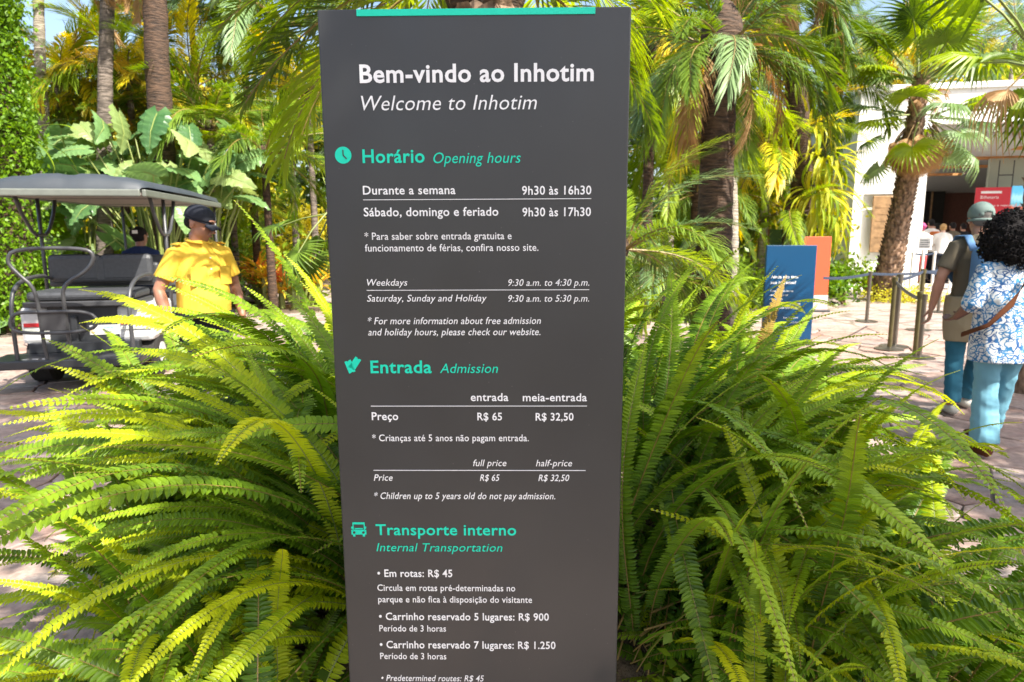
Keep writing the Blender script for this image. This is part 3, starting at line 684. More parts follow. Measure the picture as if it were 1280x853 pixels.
# the fronds that stand out in the photograph: where each tip hangs, and how bent it is
plants = [o for o in COL.objects if o.name.startswith('fern_plant')]
def aim(parent, me, far_, root, tip, roll=0.):
    d = tip-root; hl = math.hypot(d.x, d.y); el_ = math.atan2(d.z, hl)-math.atan2(far_.z, math.hypot(far_.x, far_.y))
    return ob('fern_frond', me, parent, root-parent.location, (roll, -el_, math.atan2(d.y, d.x)-math.atan2(far_.y, far_.x)), d.length/far_.length)
bends = sorted(range(len(FERN)), key=lambda i: FP[i][-1].z)        # most bent first
HERO = [(140, 352, 1.95, .75, 1), (190, 345, 2.2, .4, 0), (120, 400, 2.2, .6, 1), (330, 350, 2.3, .3, 0), (372, 352, 2.3, .2, 1), (291, 250, 2.25, .05, 0), (2, 612, 1.6, .5, 1), (20, 518, 1.6, .4, 1), (4, 548, 1.5, .6, 1), (3, 690, 1.55, .6, 1), (48, 795, 1.45, .8, 1), (110, 590, 1.5, .5, 1), (240, 850, 1.2, .8, 1), (385, 485, 1.55, .2, 1),
        (418, 445, 1.9, .4, 1), (60, 455, 1.9, .5, 1), (175, 385, 2.0, .4, 0), (215, 350, 2.2, .3, 0), (335, 318, 2.3, .1, 1), (395, 345, 2.3, .3, 1), (360, 420, 2.0, .1, 0), (120, 760, 1.5, .7, 1), (250, 400, 2., .3, 1), (160, 470, 1.7, .7, 1), (100, 410, 2.1, .5, 0), (300, 690, 1.25, .9, 1),
        (947, 284, 1.9, .1, 0), (1010, 345, 1.9, .2, 0), (1092, 622, 1.5, .8, 1), (1218, 428, 1.9, .3, 0), (1225, 470, 1.75, .4, 1), (1272, 588, 1.8, .6, 0), (1266, 640, 1.75, .5, 0), (1195, 655, 1.6, .5, 0), (1272, 762, 1.7, .6, 0), (1240, 840, 1.6, .8, 0), (992, 602, 1.5, .8, 1), (852, 728, 1.35, .95, 0),
        (900, 520, 1.6, .5, 1), (870, 360, 2., .5, 0), (1060, 385, 2., .3, 0), (1120, 420, 1.9, .3, 0), (1160, 560, 1.7, .6, 1), (1010, 470, 1.6, .5, 0), (820, 420, 1.7, .2, 0), (900, 315, 2.1, .2, 0), (980, 330, 2.2, .3, 1), (1250, 520, 1.9, .4, 0), (840, 330, 2.3, .4, 0), (1180, 450, 2., .2, 0), (950, 800, 1.25, .9, 0)]
for i, (tx, ty, D, b_, yg_) in enumerate(HERO):
    k = bends[int((1-b_)*(len(bends)-1))]
    if yg_ and k % 2: k = min((q for q in range(0, 14, 2)), key=lambda q: abs(FP[q][-1].z-FP[k][-1].z))
    tip = P(tx, ty, D); best = None
    for p_ in plants:
        root = Vector((p_.location.x, p_.location.y, p_.location.z+.08)); d = (tip-root).length/FP[k][-1].length
        if (tx-640)*root.x < 0 or abs(root.x) > abs(tip.x)+.1: continue
        sc_ = abs(d-.85)+abs(root.y-D)*.2
        if .45 < d < 1.3 and (best is None or sc_ < best[0]): best = (sc_, p_, root)
    if best: aim(best[1], YOUNG_LIT[k//2][0] if yg_ and k % 2 == 0 else FERN[k][0], FP[k][-1], best[2], tip, random.uniform(-.2, .2))
    else: print('no root for', tx, ty)
print('fern fronds', nf)
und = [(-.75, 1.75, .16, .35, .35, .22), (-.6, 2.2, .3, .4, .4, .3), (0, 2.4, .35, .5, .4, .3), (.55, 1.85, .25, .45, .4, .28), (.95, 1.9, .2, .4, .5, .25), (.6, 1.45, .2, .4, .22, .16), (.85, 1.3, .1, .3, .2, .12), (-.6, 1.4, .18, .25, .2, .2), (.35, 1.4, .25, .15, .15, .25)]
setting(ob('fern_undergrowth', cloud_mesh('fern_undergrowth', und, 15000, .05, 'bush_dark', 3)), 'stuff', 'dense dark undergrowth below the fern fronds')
lc = [(.45, 1.33, .36, .14, .1, .1), (.62, 1.25, .22, .2, .15, .12), (.85, 1.22, .12, .2, .12, .1), (.36, 1.4, .5, .08, .08, .12), (.7, 1.15, .05, .15, .1, .1)]
setting(ob('ground_cover', cloud_mesh('ground_cover', lc, 1500, .032, 'bush_leaf', 4, flat=1.2, aspect=.75)), 'stuff', 'small bright leaves growing below the ferns right of the sign')

def scatter_litter(name, n, fn, size, mats, seed):
    me = cloud_mesh(name, [(0, 0, 0, 1, 1, 1)], n, size, mats, seed, flat=9, aspect=.6); g = np.random.default_rng(seed); co = np.empty(n*12); me.vertices.foreach_get('co', co); co = co.reshape(n, 4, 3)
    co -= co[:, :1]; co[:, :, 2] = np.abs(co[:, :, 2])*.3+.03
    for i in range(n): x, y, z = fn(g); co[i, :, 0] += x; co[i, :, 1] += y; co[i, :, 2] += z
    me.vertices.foreach_set('co', co.ravel()); me.update(); return me
def lit(g):
    a = g.uniform(0, 6.28); k = 1+abs(g.normal())*.16; return (.1+1.38*k*math.cos(a), 2.1+1.12*k*math.sin(a), 0)
setting(ob('leaf_litter', scatter_litter('leaf_litter', 700, lit, .028, 'palm_dry', 91)), 'stuff', 'dry leaf bits lying on the paving round the fern bed')
setting(ob('paving_debris', scatter_litter('paving_debris', 500, lambda g: (g.uniform(-6, 7), g.uniform(2, 10), 0), .03, 'palm_dry', 92)), 'stuff', 'small dry leaf bits scattered over the paving')
# ------------------------------------------------------------------ palms and other plants behind
def feather_palm(label, px, py, D, L, mat, n=20, e=(80, -35), tr=.09, bark_='bark_grey', group=None, seed=0, ground=0., az=(0, 2*math.pi), dry=0, name='palm_tree', base=None, scales=0):
    c = P(px, py, D); bs = Vector(base) if base else Vector((c.x, c.y, ground))
    t = thing(name, label, 'palm tree', bs, 0, group); loc = c-bs
    if loc.z > .25: trunk(t, [(0, 0, -.02), (loc.x*.4, loc.y*.4, loc.z*.5), tuple(loc)], [tr*1.25, tr, tr*.9], bark_, 12, 1, scales, seed)
    if loc.z > .25: MB().ell(loc, (tr*1.25, tr*1.25, tr*2.2), 12, 8).build('crownshaft', MATS['bark_brown'], t, smooth=True)
    ms = mat if isinstance(mat, (list, tuple)) else [mat]
    for i, mm in enumerate(ms):
        spray(t, 'frond', FEA[mm], n//len(ms), L/2, e[0]-i*6, e[1]-i*6, loc, tr*.6, az[0], az[1], seed=seed*7+i)
    if dry: spray(t, 'dry_frond', FEA['palm_dry'], dry, L/2*.8, -35, -75, loc, tr, seed=seed+99)
    return t
def fan_palm(label, c, base, n, Lr, mats, e=(85, -40), tr=.12, bark_='bark_fibre', dry=0, seed=0, az=(0, 2*math.pi), rads=None, mid=None, scales=0, group=None, droopdry=(-55, -85)):
    t = thing('fan_palm', label, 'palm tree', base, 0, group); b0 = Vector(base); loc = Vector(c)-b0
    trunk(t, [(0, 0, -.02), mid or tuple(loc*.5), tuple(loc)], rads or [tr*1.3, tr, tr], bark_, 14, 0, scales, seed)
    for i, mm in enumerate(mats): spray(t, 'fan_leaf', [FAN[mm][0], FAN[mm][2], FAN[mm][0], FAN[mm][1]], n//len(mats), Lr, e[0], e[1], loc, tr*.7, az[0], az[1], seed=seed*5+i)
    if dry: spray(t, 'dry_leaf', FAN['palm_dry'], dry, Lr*.8, droopdry[0], droopdry[1], tuple(loc+Vector((0, 0, -.1))), tr, seed=seed+50)
    return t
# the palm right behind the sign: thick fibrous trunk, crown above the frame
c = P(606, -40, 4.3)
fp = feather_palm('large feather palm right behind the sign with arching fronds on both sides', 606, -60, 4.3, 2.9, ['palm_green', 'palm_lime'], 8, (60, 20), .23, 'bark_fibre', seed=3, scales=160, name='palm_tree')
loc = P(606, -60, 4.3)-fp.location
k = 0
for (tx, ty, D, bend, L, mm) in ((258, 62, 4.6, 2, 1.0, 'palm_green'), (285, 100, 4.9, 0, 1.0, 'palm_lime'), (262, 20, 5., 2, 1.05, 'palm_silver'), (330, 240, 5.4, 0, .95, 'palm_lime'), (300, 160, 5.2, 2, 1., 'palm_green'), (370, 200, 4.3, 2, .95, 'palm_lime'),
                                 (380, 60, 5.2, 2, .9, 'palm_silver'), (850, 40, 4.8, 1, .95, 'palm_lime'), (830, 190, 5., 2, 1., 'palm_green'), (815, 130, 4.4, 1, .8, 'palm_lime'), (880, 0, 5.2, 0, 1.1, 'palm_silver')):
    tip = P(tx, ty, D)-fp.location-loc; me = FEA[mm][bend]; m_, q_ = None, None
    # aim: rotate the frond so that its tip lies at the chosen place
    v = np.empty(len(me.vertices)*3); me.vertices.foreach_get('co', v); tp = v.reshape(-1, 3); far_ = Vector(tp[np.argmax(tp[:, 0]-tp[:, 2])])
    hl = math.hypot(tip.x, tip.y); a_t = math.atan2(tip.z, hl); a_f = math.atan2(far_.z, far_.x); s_ = tip.length/far_.length
    ob('frond', me, fp, loc, (0, -(a_t-a_f), math.atan2(tip.y, tip.x)-math.atan2(far_.y, far_.x)), s_); k += 1
# small palms each side of the sign
fan_palm('small fan palm with dark drooping leaves just left of the sign', P(416, 262, 3.9), (P(425, 262, 3.9).x, 3.9, .0), 5, .42, ['palm_green'], (0, -65), .04, 'bark_brown', seed=8, az=(1.6, 3.9))
feather_palm('bright low feather palm growing just right of the sign', 778, 310, 4.9, .95, ['palm_lime', 'palm_green', 'palm_silver'], 24, (85, -30), .04, seed=9)
feather_palm('pale stiff-leaved palm behind the ferns right of the sign', 835, 345, 7.5, 1.1, ['palm_silver', 'palm_lime'], 22, (85, -20), .06, seed=10)
# left background
feather_palm('tall feather palm with a ringed brown trunk behind the golf cart', 184, -300, 12.2, 2.6, 'palm_green', 10, (60, -20), .19, 'bark_brown', seed=11, base=(P(200, 250, 12.2).x, 12.2, 0), scales=0)
feather_palm('slender grey palm leaning right, left of the ringed brown trunk', 137, -90, 12.4, 1.6, ['palm_green', 'palm_dry'], 10, (50, -60), .12, 'bark_grey', seed=12, base=(P(118, 250, 12.4).x, 12.4, 0), dry=3)
feather_palm('thin pale palm beside the ivy-covered trunk', 40, -260, 13., 2.2, ['palm_green'], 10, (50, -40), .09, 'bark_pale', seed=13, base=(P(52, 250, 13).x, 13., 0))
for i, (px, py, D, L, mm, n_, lab) in enumerate(((72, 105, 14.6, 3.2, ['palm_yellow', 'palm_orange', 'palm_lime'], 27, 'orange-leaved palm glowing between the two leftmost trunks'),
    (112, 125, 15, 3.2, ['palm_lime', 'palm_yellow', 'palm_green'], 24, 'yellow palm directly behind the slender grey trunk'), (160, 100, 14.5, 3.2, ['palm_yellow', 'palm_lime'], 22, 'bright yellow palm between the grey trunk and the ringed brown trunk'),
    (240, 110, 14.6, 3., ['palm_yellow', 'palm_lime'], 22, 'yellow-green palm right of the ringed brown trunk'), (238, 10, 16, 3.2, ['palm_silver'], 20, 'grey-green feather palm high right of the ringed brown trunk'),
    (300, -10, 15, 3.6, ['palm_green', 'palm_silver'], 24, 'large dark palm with wide fronds at the top above the man in yellow'), (355, 30, 17, 4., ['palm_silver', 'palm_lime'], 22, 'pale palm high up left of the sign top'),
    (150, 160, 14.5, 2.6, ['palm_green'], 20, 'low dark green palm between grey and brown trunks'), (262, 160, 13.5, 2.8, ['palm_green'], 20, 'dark green palm above the big lobed leaves'),
    (330, 190, 13, 2.6, ['palm_green', 'palm_lime'], 22, 'feather palm above the bromeliads'), (385, 120, 16, 3., ['palm_yellow', 'palm_lime'], 20, 'yellowish palm close to the left edge of the sign'),
    (20, 160, 15, 2.6, ['palm_lime'], 16, 'light green palm behind the ivy-covered trunk'), (290, 255, 15, 2.2, ['palm_lime', 'palm_green'], 20, 'low palm behind the cap of the man in yellow'),
    (-70, 40, 12, 2.4, ['palm_green'], 10, 'dark palm at the upper left corner'), (60, 190, 16, 2.4, ['palm_orange', 'palm_lime'], 18, 'small orange-tinged palm above the golf cart roof'))):
    feather_palm(lab, px, py, D, L*.74, mm, n_, (82, -20), .07, ['bark_grey', 'bark_brown'][i % 2], 'feather palms in the garden behind', 30+i)
# right background
c = P(905, 90, 9.2); t = feather_palm('stout palm with a thick smooth brown trunk right of the sign', 902, 50, 7.6, 1.55, ['palm_green', 'palm_silver', 'palm_green'], 33, (80, -20), .18, 'bark_brown', seed=60, base=(P(893, 300, 7.6).x, 7.6, 0), dry=6)
feather_palm('thin mottled palm just right of the stout trunk', 912, 110, 8.9, 1.2, ['palm_lime'], 12, (70, -50), .075, 'bark_pale', seed=61, base=(P(921, 300, 8.9).x, 8.9, 0))
feather_palm('leaning palm trunk wrapped in yellow-green bromeliads', 968, -110, 13.5, 3.0, ['palm_green', 'palm_dry'], 18, (60, -60), .19, 'bark_brown', seed=62, base=(P(1016, 330, 13.5).x, 13.5, 0), dry=6)
for i, (px, py, D, L, mm, n_, lab) in enumerate(((815, 50, 11, 3., ['palm_yellow', 'palm_lime'], 24, 'yellow-green palm at the top right of the sign'), (845, 0, 12, 3.2, ['palm_silver', 'palm_green'], 20, 'pale palm with long fronds above the stout trunk'),
    (840, 170, 12, 2.6, ['palm_lime'], 22, 'lime palm between the sign and the stout trunk'), (960, 190, 14, 2.8, ['palm_lime', 'palm_yellow'], 22, 'yellow-green palm behind the mottled thin trunk'),
    (870, 240, 12, 2.2, ['palm_green'], 18, 'low dark palm at the foot of the stout trunk'), (955, 110, 15, 3.2, ['palm_green', 'palm_silver'], 22, 'grey-green palm right of the stout trunk'),
    (1035, 90, 15, 2.6, ['palm_green'], 20, 'palm with a slim pale trunk left of the white building'), (1040, 20, 17, 3., ['palm_silver', 'palm_lime'], 20, 'palm crown against the sky left of the fan palm'),
    (985, 260, 13.5, 2., ['palm_lime', 'palm_green'], 18, 'low palm behind the green and white board'), (1270, 40, 26, 3.4, ['palm_silver'], 16, 'distant bluish palm over the roof at the far right'), (1215, 50, 28, 3.4, ['palm_yellow', 'palm_lime'], 18, 'distant yellow palm above the flat roof'),
    (1090, 70, 27, 3.4, ['palm_silver'], 16, 'distant palm above the left end of the flat roof'))):
    feather_palm(lab, px, py, D, L*.74, mm, n_, (82, -35), .08, ['bark_brown', 'bark_pale'][i % 2], 'feather palms in the garden behind', 70+i, dry=(5 if i in (1, 5) else 0))
# the fan palm before the building: leaning shaggy trunk, skirt of dead leaves, two tiers of fans
b0 = P(1104, 368, 14.5); b0.z = 0; cr = P(1152, 95, 14.0)
t = fan_palm('fan palm with leaning shaggy trunk and skirt of dead leaves before the white building', cr, tuple(b0), 20, 1.35, ['palm_lime', 'palm_green'], (88, 0), .2, 'bark_fibre', seed=90,
    rads=[.26, .21, .18, .14], mid=tuple((P(1132, 235, 14.3)-b0)), scales=420)
lo = P(1147, 172, 14.1)-b0
spray(t, 'fan_leaf', [FAN['palm_silver'][0], FAN['palm_silver'][2], FAN['palm_lime'][0], FAN['palm_silver'][1]], 17, 1.15, 25, -50, tuple(lo+Vector((0, 0, .45))), .2, seed=91)
spray(t, 'dry_leaf', FAN['palm_dry'], 70, .85, -50, -86, tuple(lo+Vector((0, 0, .2))), .25, seed=92)
spray(t, 'dry_leaf', FAN['palm_dry'], 16, .5, 10, -50, tuple(cr-b0+Vector((0, 0, -.25))), .16, seed=93)
# fan palm at the right edge, its hanging leaves in view
c = P(1312, 70, 6.3)
fan_palm('fan palm at the right edge of the picture with browned hanging leaves', c, (c.x+.15, 6.3, .02), 6, 1.25, ['palm_green', 'palm_lime'], (60, 10), .12, seed=95, az=(.3, 5.2), scales=100)
rp = bpy.data.objects[[o.name for o in COL.objects if o.get('label', '').startswith('fan palm at the right edge')][0]]
for (tx, ty, D, v_, mm, s_) in ((1222, 185, 6.2, 0, 'palm_dry', 1.5), (1262, 205, 6., 3, 'palm_lime', 1.2), (1300, 220, 5.9, 3, 'palm_green', 1.2), (1240, 30, 6.4, 1, 'palm_green', 1.15)):
    d = P(tx, ty, D)-c; ob('fan_leaf', FAN[mm][v_ % len(FAN[mm])], rp, c-rp.location, (random.uniform(-.5, .5), -math.atan2(d.z, math.hypot(d.x, d.y))-.25, math.atan2(d.y, d.x)), d.length/1.3 if mm != 'palm_dry' else d.length/.95)
# trunk with hanging yellow-green epiphytes
b1 = P(1020, 330, 13.3)
ep = thing('epiphyte_curtain', 'yellow-green plants hanging down round a palm trunk beside the white wall', 'plant', (b1.x, 13.3, 0))
r = random.Random(5)
for (px, py, n_, L, e0, e1) in ((1015, 150, 34, .75, 60, -70), (1030, 190, 34, .9, 30, -80), (1022, 235, 30, 1., 0, -85), (1032, 265, 24, .9, -30, -86), (985, 60, 16, .6, 60, -60), (992, 95, 14, .6, 40, -70)):
    q_ = P(px, py, 13.3)-ep.location; spray(ep, 'strap_leaf', STR['moss_hang']+STR['bush_yellow']+STR['palm_lime'], int(n_*1.7), L*1.35, e0, e1, tuple(q_), .3, seed=r.randrange(999))
# big lobed leaves: plants behind and left of the cart
def big_plant(label, px, py, D, n, L, mats, spread, e=(60, -30), seed=0, gz=0.):
    c = P(px, py, D); t = thing('elephant_ear', label, 'plant', (c.x, c.y, gz), 0, 'large-leaved plants'); r = random.Random(seed); st = MB()
    for i in range(n):
        a = i*2.399+r.uniform(-.3, .3); ra = spread*math.sqrt((i+.6)/n); h = c.z-gz+r.uniform(-.45, .45)*spread-.25*ra
        p = Vector((math.cos(a)*ra, math.sin(a)*ra*.6, max(.25, h)))
        fa = -math.pi/2+r.uniform(-1.2, 1.2) if r.random() < .6 else a
        ob('leaf', r.choice(BIG[r.choice(mats)]), t, p, (r.uniform(-.8, .8), R(r.uniform(-20, 62)), fa), L*r.uniform(.7, 1.15))
        st.loft([(p.x*.15, p.y*.15, 0), (p.x*.4, p.y*.4, p.z*.6), tuple(p)], [.022, .016, .01], 5, False)
    st.build('stem', MATS['stem_green'], t); return t
big_plant('tall clump of big lobed leaves climbing behind the golf cart roof', 190, 185, 12, 50, .6, ['broad_leaf', 'broad_leaf', 'broad_pale'], 1.55, seed=1)
big_plant('pale big-leaved clump above the left part of the golf cart roof', 90, 195, 12.4, 22, .62, ['broad_pale', 'broad_leaf'], 1.0, seed=2)
big_plant('big-leaved clump to the right of the golf cart roof', 255, 205, 12.3, 22, .62, ['broad_leaf'], .9, seed=3)
big_plant('large leaves seen through the left opening of the golf cart', 30, 300, 11.5, 22, 1.0, ['broad_leaf', 'palm_lime'], 1.5, seed=4)
big_plant('sunlit leaves seen through the middle of the golf cart', 110, 315, 12.5, 14, .8, ['palm_lime', 'broad_leaf', 'broad_pale'], 1.0, seed=5)
big_plant('dark leaves at the left edge beside the golf cart', -30, 340, 11, 16, .9, ['broad_leaf'], 1.1, seed=6)
big_plant('yellowing leaves seen behind the seated woman', 150, 290, 13.2, 10, .8, ['broad_pale', 'palm_lime'], .9, seed=7)
# ivy-covered trunk at the left edge
c = P(8, 200, 10.6); iv = thing('ivy_covered_tree', 'thick tree trunk completely covered with bright green ivy at the left edge', 'tree', (c.x, 10.6, 0))
trunk(iv, [(0, 0, 0), (0, 0, 3), (-.1, 0, 7)], [.28, .25, .2], 'bark_brown', seed=4)
ob('ivy', cloud_mesh('ivy', [(0, 0, .5+i*.55, .42+.07*math.sin(i*1.7), .42, .5) for i in range(12)], 44000, .075, 'ivy_leaf', 6, flat=.0, aspect=.6, hang=.5), iv)
sp = [o for o in spray(iv, 'fern_frond', [FERN[i][0] for i in range(6)], 16, .8, 20, -60, (0, 0, 3.2), .4, seed=44)]
# shrubs, bromeliads, low planting
def shrub(label, px, py, D, w, h, mat, n, size, seed, name='shrub', cat='shrub', gz=0., k=6):
    c = P(px, py, D); r = random.Random(seed); t = thing(name, label, cat, (c.x, D, gz), 0); H = max(.5, c.z-gz)
    bl_ = [(r.uniform(-.6, .6)*w, r.uniform(-.5, .5)*w*.7, H-r.uniform(0, h), w*r.uniform(.3, .5), w*r.uniform(.3, .45), h*r.uniform(.25, .42)) for _ in range(k)]
    ob('foliage', cloud_mesh('foliage', bl_, n, size, mat, seed), t)
    s_ = MB()
    for q_ in bl_: s_.loft([(q_[0]*.1, q_[1]*.1, -.02), (q_[0]*.5, q_[1]*.5, q_[2]*.5), q_[:3]], [.03, .022, .008], 5, False)
    s_.build('stem', MATS['stem_brown'], t); return t
for i, a in enumerate((('leafy shrub behind the orange board', 1060, 335, 13.8, .7, .5, 'ivy_leaf', 1500, .12), ('low leafy plants at the foot of the white wall', 1090, 352, 15.8, .8, .4, 'bush_leaf', 1200, .12),
    ('bush behind the stout palm trunk', 880, 250, 15, 2., 1.8, 'bush_leaf', 3500, .16), ('yellow-leaved bush behind the thin mottled trunk', 960, 230, 17, 2., 2., 'bush_yellow', 3500, .16),
    ('dark bush between the sign and the green and white board', 900, 320, 13.5, 1.5, 1.1, 'bush_leaf', 2600, .13), ('shrub behind the small palm right of the sign', 820, 330, 12, 1.6, 1.1, 'bush_leaf', 2600, .13),
    ('shrub behind the back of the man in yellow', 330, 270, 17, 2., 1.4, 'bush_leaf', 2600, .16), ('yellow bush behind the bromeliads', 385, 255, 18, 2., 1.6, 'bush_yellow', 2600, .16),
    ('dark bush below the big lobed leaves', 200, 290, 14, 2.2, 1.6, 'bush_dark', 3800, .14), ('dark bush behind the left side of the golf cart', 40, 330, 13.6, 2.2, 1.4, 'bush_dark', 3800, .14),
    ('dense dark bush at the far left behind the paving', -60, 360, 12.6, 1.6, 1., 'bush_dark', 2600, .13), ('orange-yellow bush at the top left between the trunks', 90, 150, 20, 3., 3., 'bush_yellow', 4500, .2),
    ('orange-leaved bush above the roof of the building', 1190, 75, 30, 4.5, 2.5, 'bush_yellow', 5000, .28), ('yellow bush above the left end of the roof', 1100, 85, 30, 3., 1.8, 'palm_orange', 2500, .26),
    ('green bush above the right end of the roof', 1260, 75, 31, 3., 2.5, 'bush_leaf', 3500, .26))):
    shrub(a[0], *a[1:], seed=200+i)
br = 0
for i in range(22):
    px = 305+random.Random(i).uniform(0, 95); D = 13.5+random.Random(i+9).uniform(0, 2.); c = P(px, 320+random.Random(i+3).uniform(-14, 16), D)
    col_ = ['flower_yellow', 'flower_red', 'flower_yellow', 'palm_lime'][i % 4]
    t = thing('bromeliad', {'flower_yellow': 'yellow-orange bromeliad in the bed beyond the man in yellow', 'flower_red': 'red-pink bromeliad in the bed beyond the man in yellow', 'palm_lime': 'green bromeliad in the bed beyond the man in yellow'}[col_], 'bromeliad', (c.x, D, 0), 0, {'flower_yellow': 'yellow-orange bromeliads', 'flower_red': 'red-pink bromeliads', 'palm_lime': 'green bromeliads'}[col_])
    spray(t, 'leaf', STR[col_], 13, 1.35, 85, 25, (0, 0, max(.2, c.z-.5)), .03, seed=i)
    MB().loft([(0, 0, -.02), (0, 0, max(.2, c.z-.45))], [.06, .05], 6).build('stem', MATS['stem_green'], t)
yg = thing('moss_mound', 'yellow-green ground cover round the foot of the leaning fan palm', 'plant', (b0.x+.15, 14.4, 0)); ob('leaves', cloud_mesh('leaves', [(0, 0, .12, .75, .6, .2), (.9, -.2, .03, .8, .3, .08)], 2600, .07, 'bush_yellow', 8, flat=1), yg)
# low planting of the far beds and the wood that closes the view
bb = []
r = random.Random(77)
for i in range(70):
    x = r.uniform(-14, 7.5); y = r.uniform(15, 19) if x > -9 and x < 3 else r.uniform(13.6, 18); bb.append((x, y, .25, r.uniform(.6, 1.2), r.uniform(.5, 1.), r.uniform(.3, .8)))
for i in range(26): bb.append((r.uniform(-3.4, 5.5), r.uniform(13.2, 14.4), .15, .6, .4, .3))
for i in range(20): bb.append((r.uniform(-13, -8.2), r.uniform(9.5, 13), .3, .8, .7, .5))
bb = [q_ for q_ in bb if not (-8.6 < q_[0] < -1.2 and 14.2 < q_[1] < 19)]
setting(ob('low_foliage', cloud_mesh('low_foliage', bb, 26000, .16, 'bush_leaf', 9)), 'stuff', 'low mixed planting of the garden beds')
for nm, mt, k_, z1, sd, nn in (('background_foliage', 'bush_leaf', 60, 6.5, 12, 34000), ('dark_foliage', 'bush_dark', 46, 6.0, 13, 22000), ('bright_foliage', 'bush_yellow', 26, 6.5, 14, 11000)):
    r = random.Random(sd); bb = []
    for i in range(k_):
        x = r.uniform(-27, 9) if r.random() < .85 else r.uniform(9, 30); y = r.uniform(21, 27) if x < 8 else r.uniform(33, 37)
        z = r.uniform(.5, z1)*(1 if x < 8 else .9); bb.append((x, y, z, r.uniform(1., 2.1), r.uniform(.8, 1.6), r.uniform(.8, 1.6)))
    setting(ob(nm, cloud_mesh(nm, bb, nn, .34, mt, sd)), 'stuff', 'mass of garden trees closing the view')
# unseen trees added behind and right of the photographer, crowns shaped for their shade
def shade_tree(label, base, top, blobs, n, seed, size=.16):
    t = thing('shade_tree', label, 'tree', base); b_ = Vector(base); tp = Vector(top)-b_
    trunk(t, [(0, 0, -.02), (tp.x*.15, tp.y*.1, tp.z*.5), tuple(tp)], [.24, .17, .1], 'bark_grey', seed=seed)
    lm = MB()
    for q_ in blobs: lm.loft([tuple(Vector((tp.x*.15, tp.y*.1, tp.z*.5)).lerp(tp, .5)), tuple(tp.lerp(Vector(q_[:3])-b_, .5)+Vector((0, 0, .2))), tuple(Vector(q_[:3])-b_)], [.07, .045, .015], 6, False)
    lm.build('limb', MATS['bark_grey'], t)
    ob('crown', cloud_mesh('crown', [tuple(Vector(q_[:3])-b_)+tuple(q_[3:]) for q_ in blobs], n, size, 'bush_leaf', seed), t)
def up(x, y, z, h): k = (h-z)/SUN.z; return (x+SUN.x*k, y+SUN.y*k, h)
bl1 = [up(-.14, 1.4, 1.85, 6.9)+(.3, .4, .3), up(.12, 1.4, 1.3, 6.5)+(.52, .7, .45), up(.6, 1.6, 1., 6.8)+(.42, .42, .35), up(1.1, 1.6, .8, 7.)+(.3, .3, .25), up(.1, 1.35, .7, 7.2)+(.46, .6, .4), up(.3, 1.25, .3, 7.4)+(.42, .4, .35)]
shade_tree('unseen tree added behind the photographer, dense crown shaped to shade the sign', (4.6, -3.4, 0), (3.4, -2., 6.), bl1, 6000, 21, .17)
bl2 = [up(1.9+(i*.83 % 5.5), 2.4+(i*1.37 % 5.2), 0, 7+(i % 3)*.5)+(.75, .32, .3) for i in range(18)]
shade_tree('unseen tree added right of the walkway to dapple the paving', (8.6, .2, 0), (7., .9, 6.2), bl2, 9000, 22, .18)
bl3 = [up(-2.5-(i*.77 % 3.2), 2.6+(i*1.21 % 4.6), 0, 6.6+(i % 3)*.4)+(.55, .3, .25) for i in range(8)]
shade_tree('unseen tree added behind the photographer to dapple the paving left of the ferns', (1.2, -4.6, 0), (1.4, -1.6, 6.), bl3, 2600, 23, .18)

# ------------------------------------------------------------------ golf cart
solid('cart_roof', (.03, .037, .045), .6, var=.15, scale=4); solid('cart_roof_edge', (.13, .14, .12), .45, var=.1); solid('cart_black', (.022, .024, .027), .42); solid('cart_tube', (.045, .045, .047), .38, var=.1)
solid('cart_white', (.5, .5, .49), .3, var=.05); solid('vinyl', (.04, .042, .046), .5, var=.2, scale=30, bmp=.3); solid('rubber', (.02, .018, .016), .85, var=.3); solid('lamp_red', (.4, .015, .02), .2, bmp=0)
solid('teal_print', (.02, .35, .38), .5, bmp=0); solid('orange_print', (.7, .3, .1), .5, bmp=0); solid('ceiling_grey', (.24, .2, .18), .7); solid('lamp_clear', (.5, .52, .45), .2, bmp=0)
CR = R(12); ct = thing('golf_cart', 'grey and white golf cart seen from behind, with rear-facing seat, grab bars and grey roof', 'golf cart', (-4.2, 6.35, .02), CR)
def cp(name, mat, q, parent=ct, smooth=False): return q.build(name, MATS[mat], parent, smooth)
rf = MB(); prof = [(-.69, 0), (-.66, .06), (-.5, .1), (-.36, .105), (-.3, .125), (-.1, .13), (-.04, .115), (.04, .115), (.1, .13), (.3, .125), (.36, .105), (.5, .1), (.66, .06), (.69, 0)]
rows = []
for (y, sx, dz, k) in ((.34, .93, 0, 0), (.36, .97, .03, .55), (.5, 1, .04, 1), (2.4, 1, .045, 1), (3.9, 1, .02, 1), (4.06, .96, 0, .4)):
    rows.append([(x*sx, y, 1.93+dz+z*k) for x, z in prof])
n_ = len(prof); rf.add([p for r_ in rows for p in r_], [(i*n_+k, i*n_+k+1, (i+1)*n_+k+1, (i+1)*n_+k) for i in range(5) for k in range(n_-1)])
roof = cp('roof', 'cart_roof', rf, smooth=True)
cp('roof_edge', 'cart_roof_edge', MB().bbox(-.655, .655, .33, .37, 1.875, 1.945, .012).bbox(-.7, -.66, .371, 4.04, 1.875, 1.945, .01).bbox(.66, .7, .371, 4.04, 1.875, 1.945, .01), roof)
cp('roof_lining', 'ceiling_grey', MB().box(-.655, .655, .375, 4.0, 1.89, 1.915), roof)
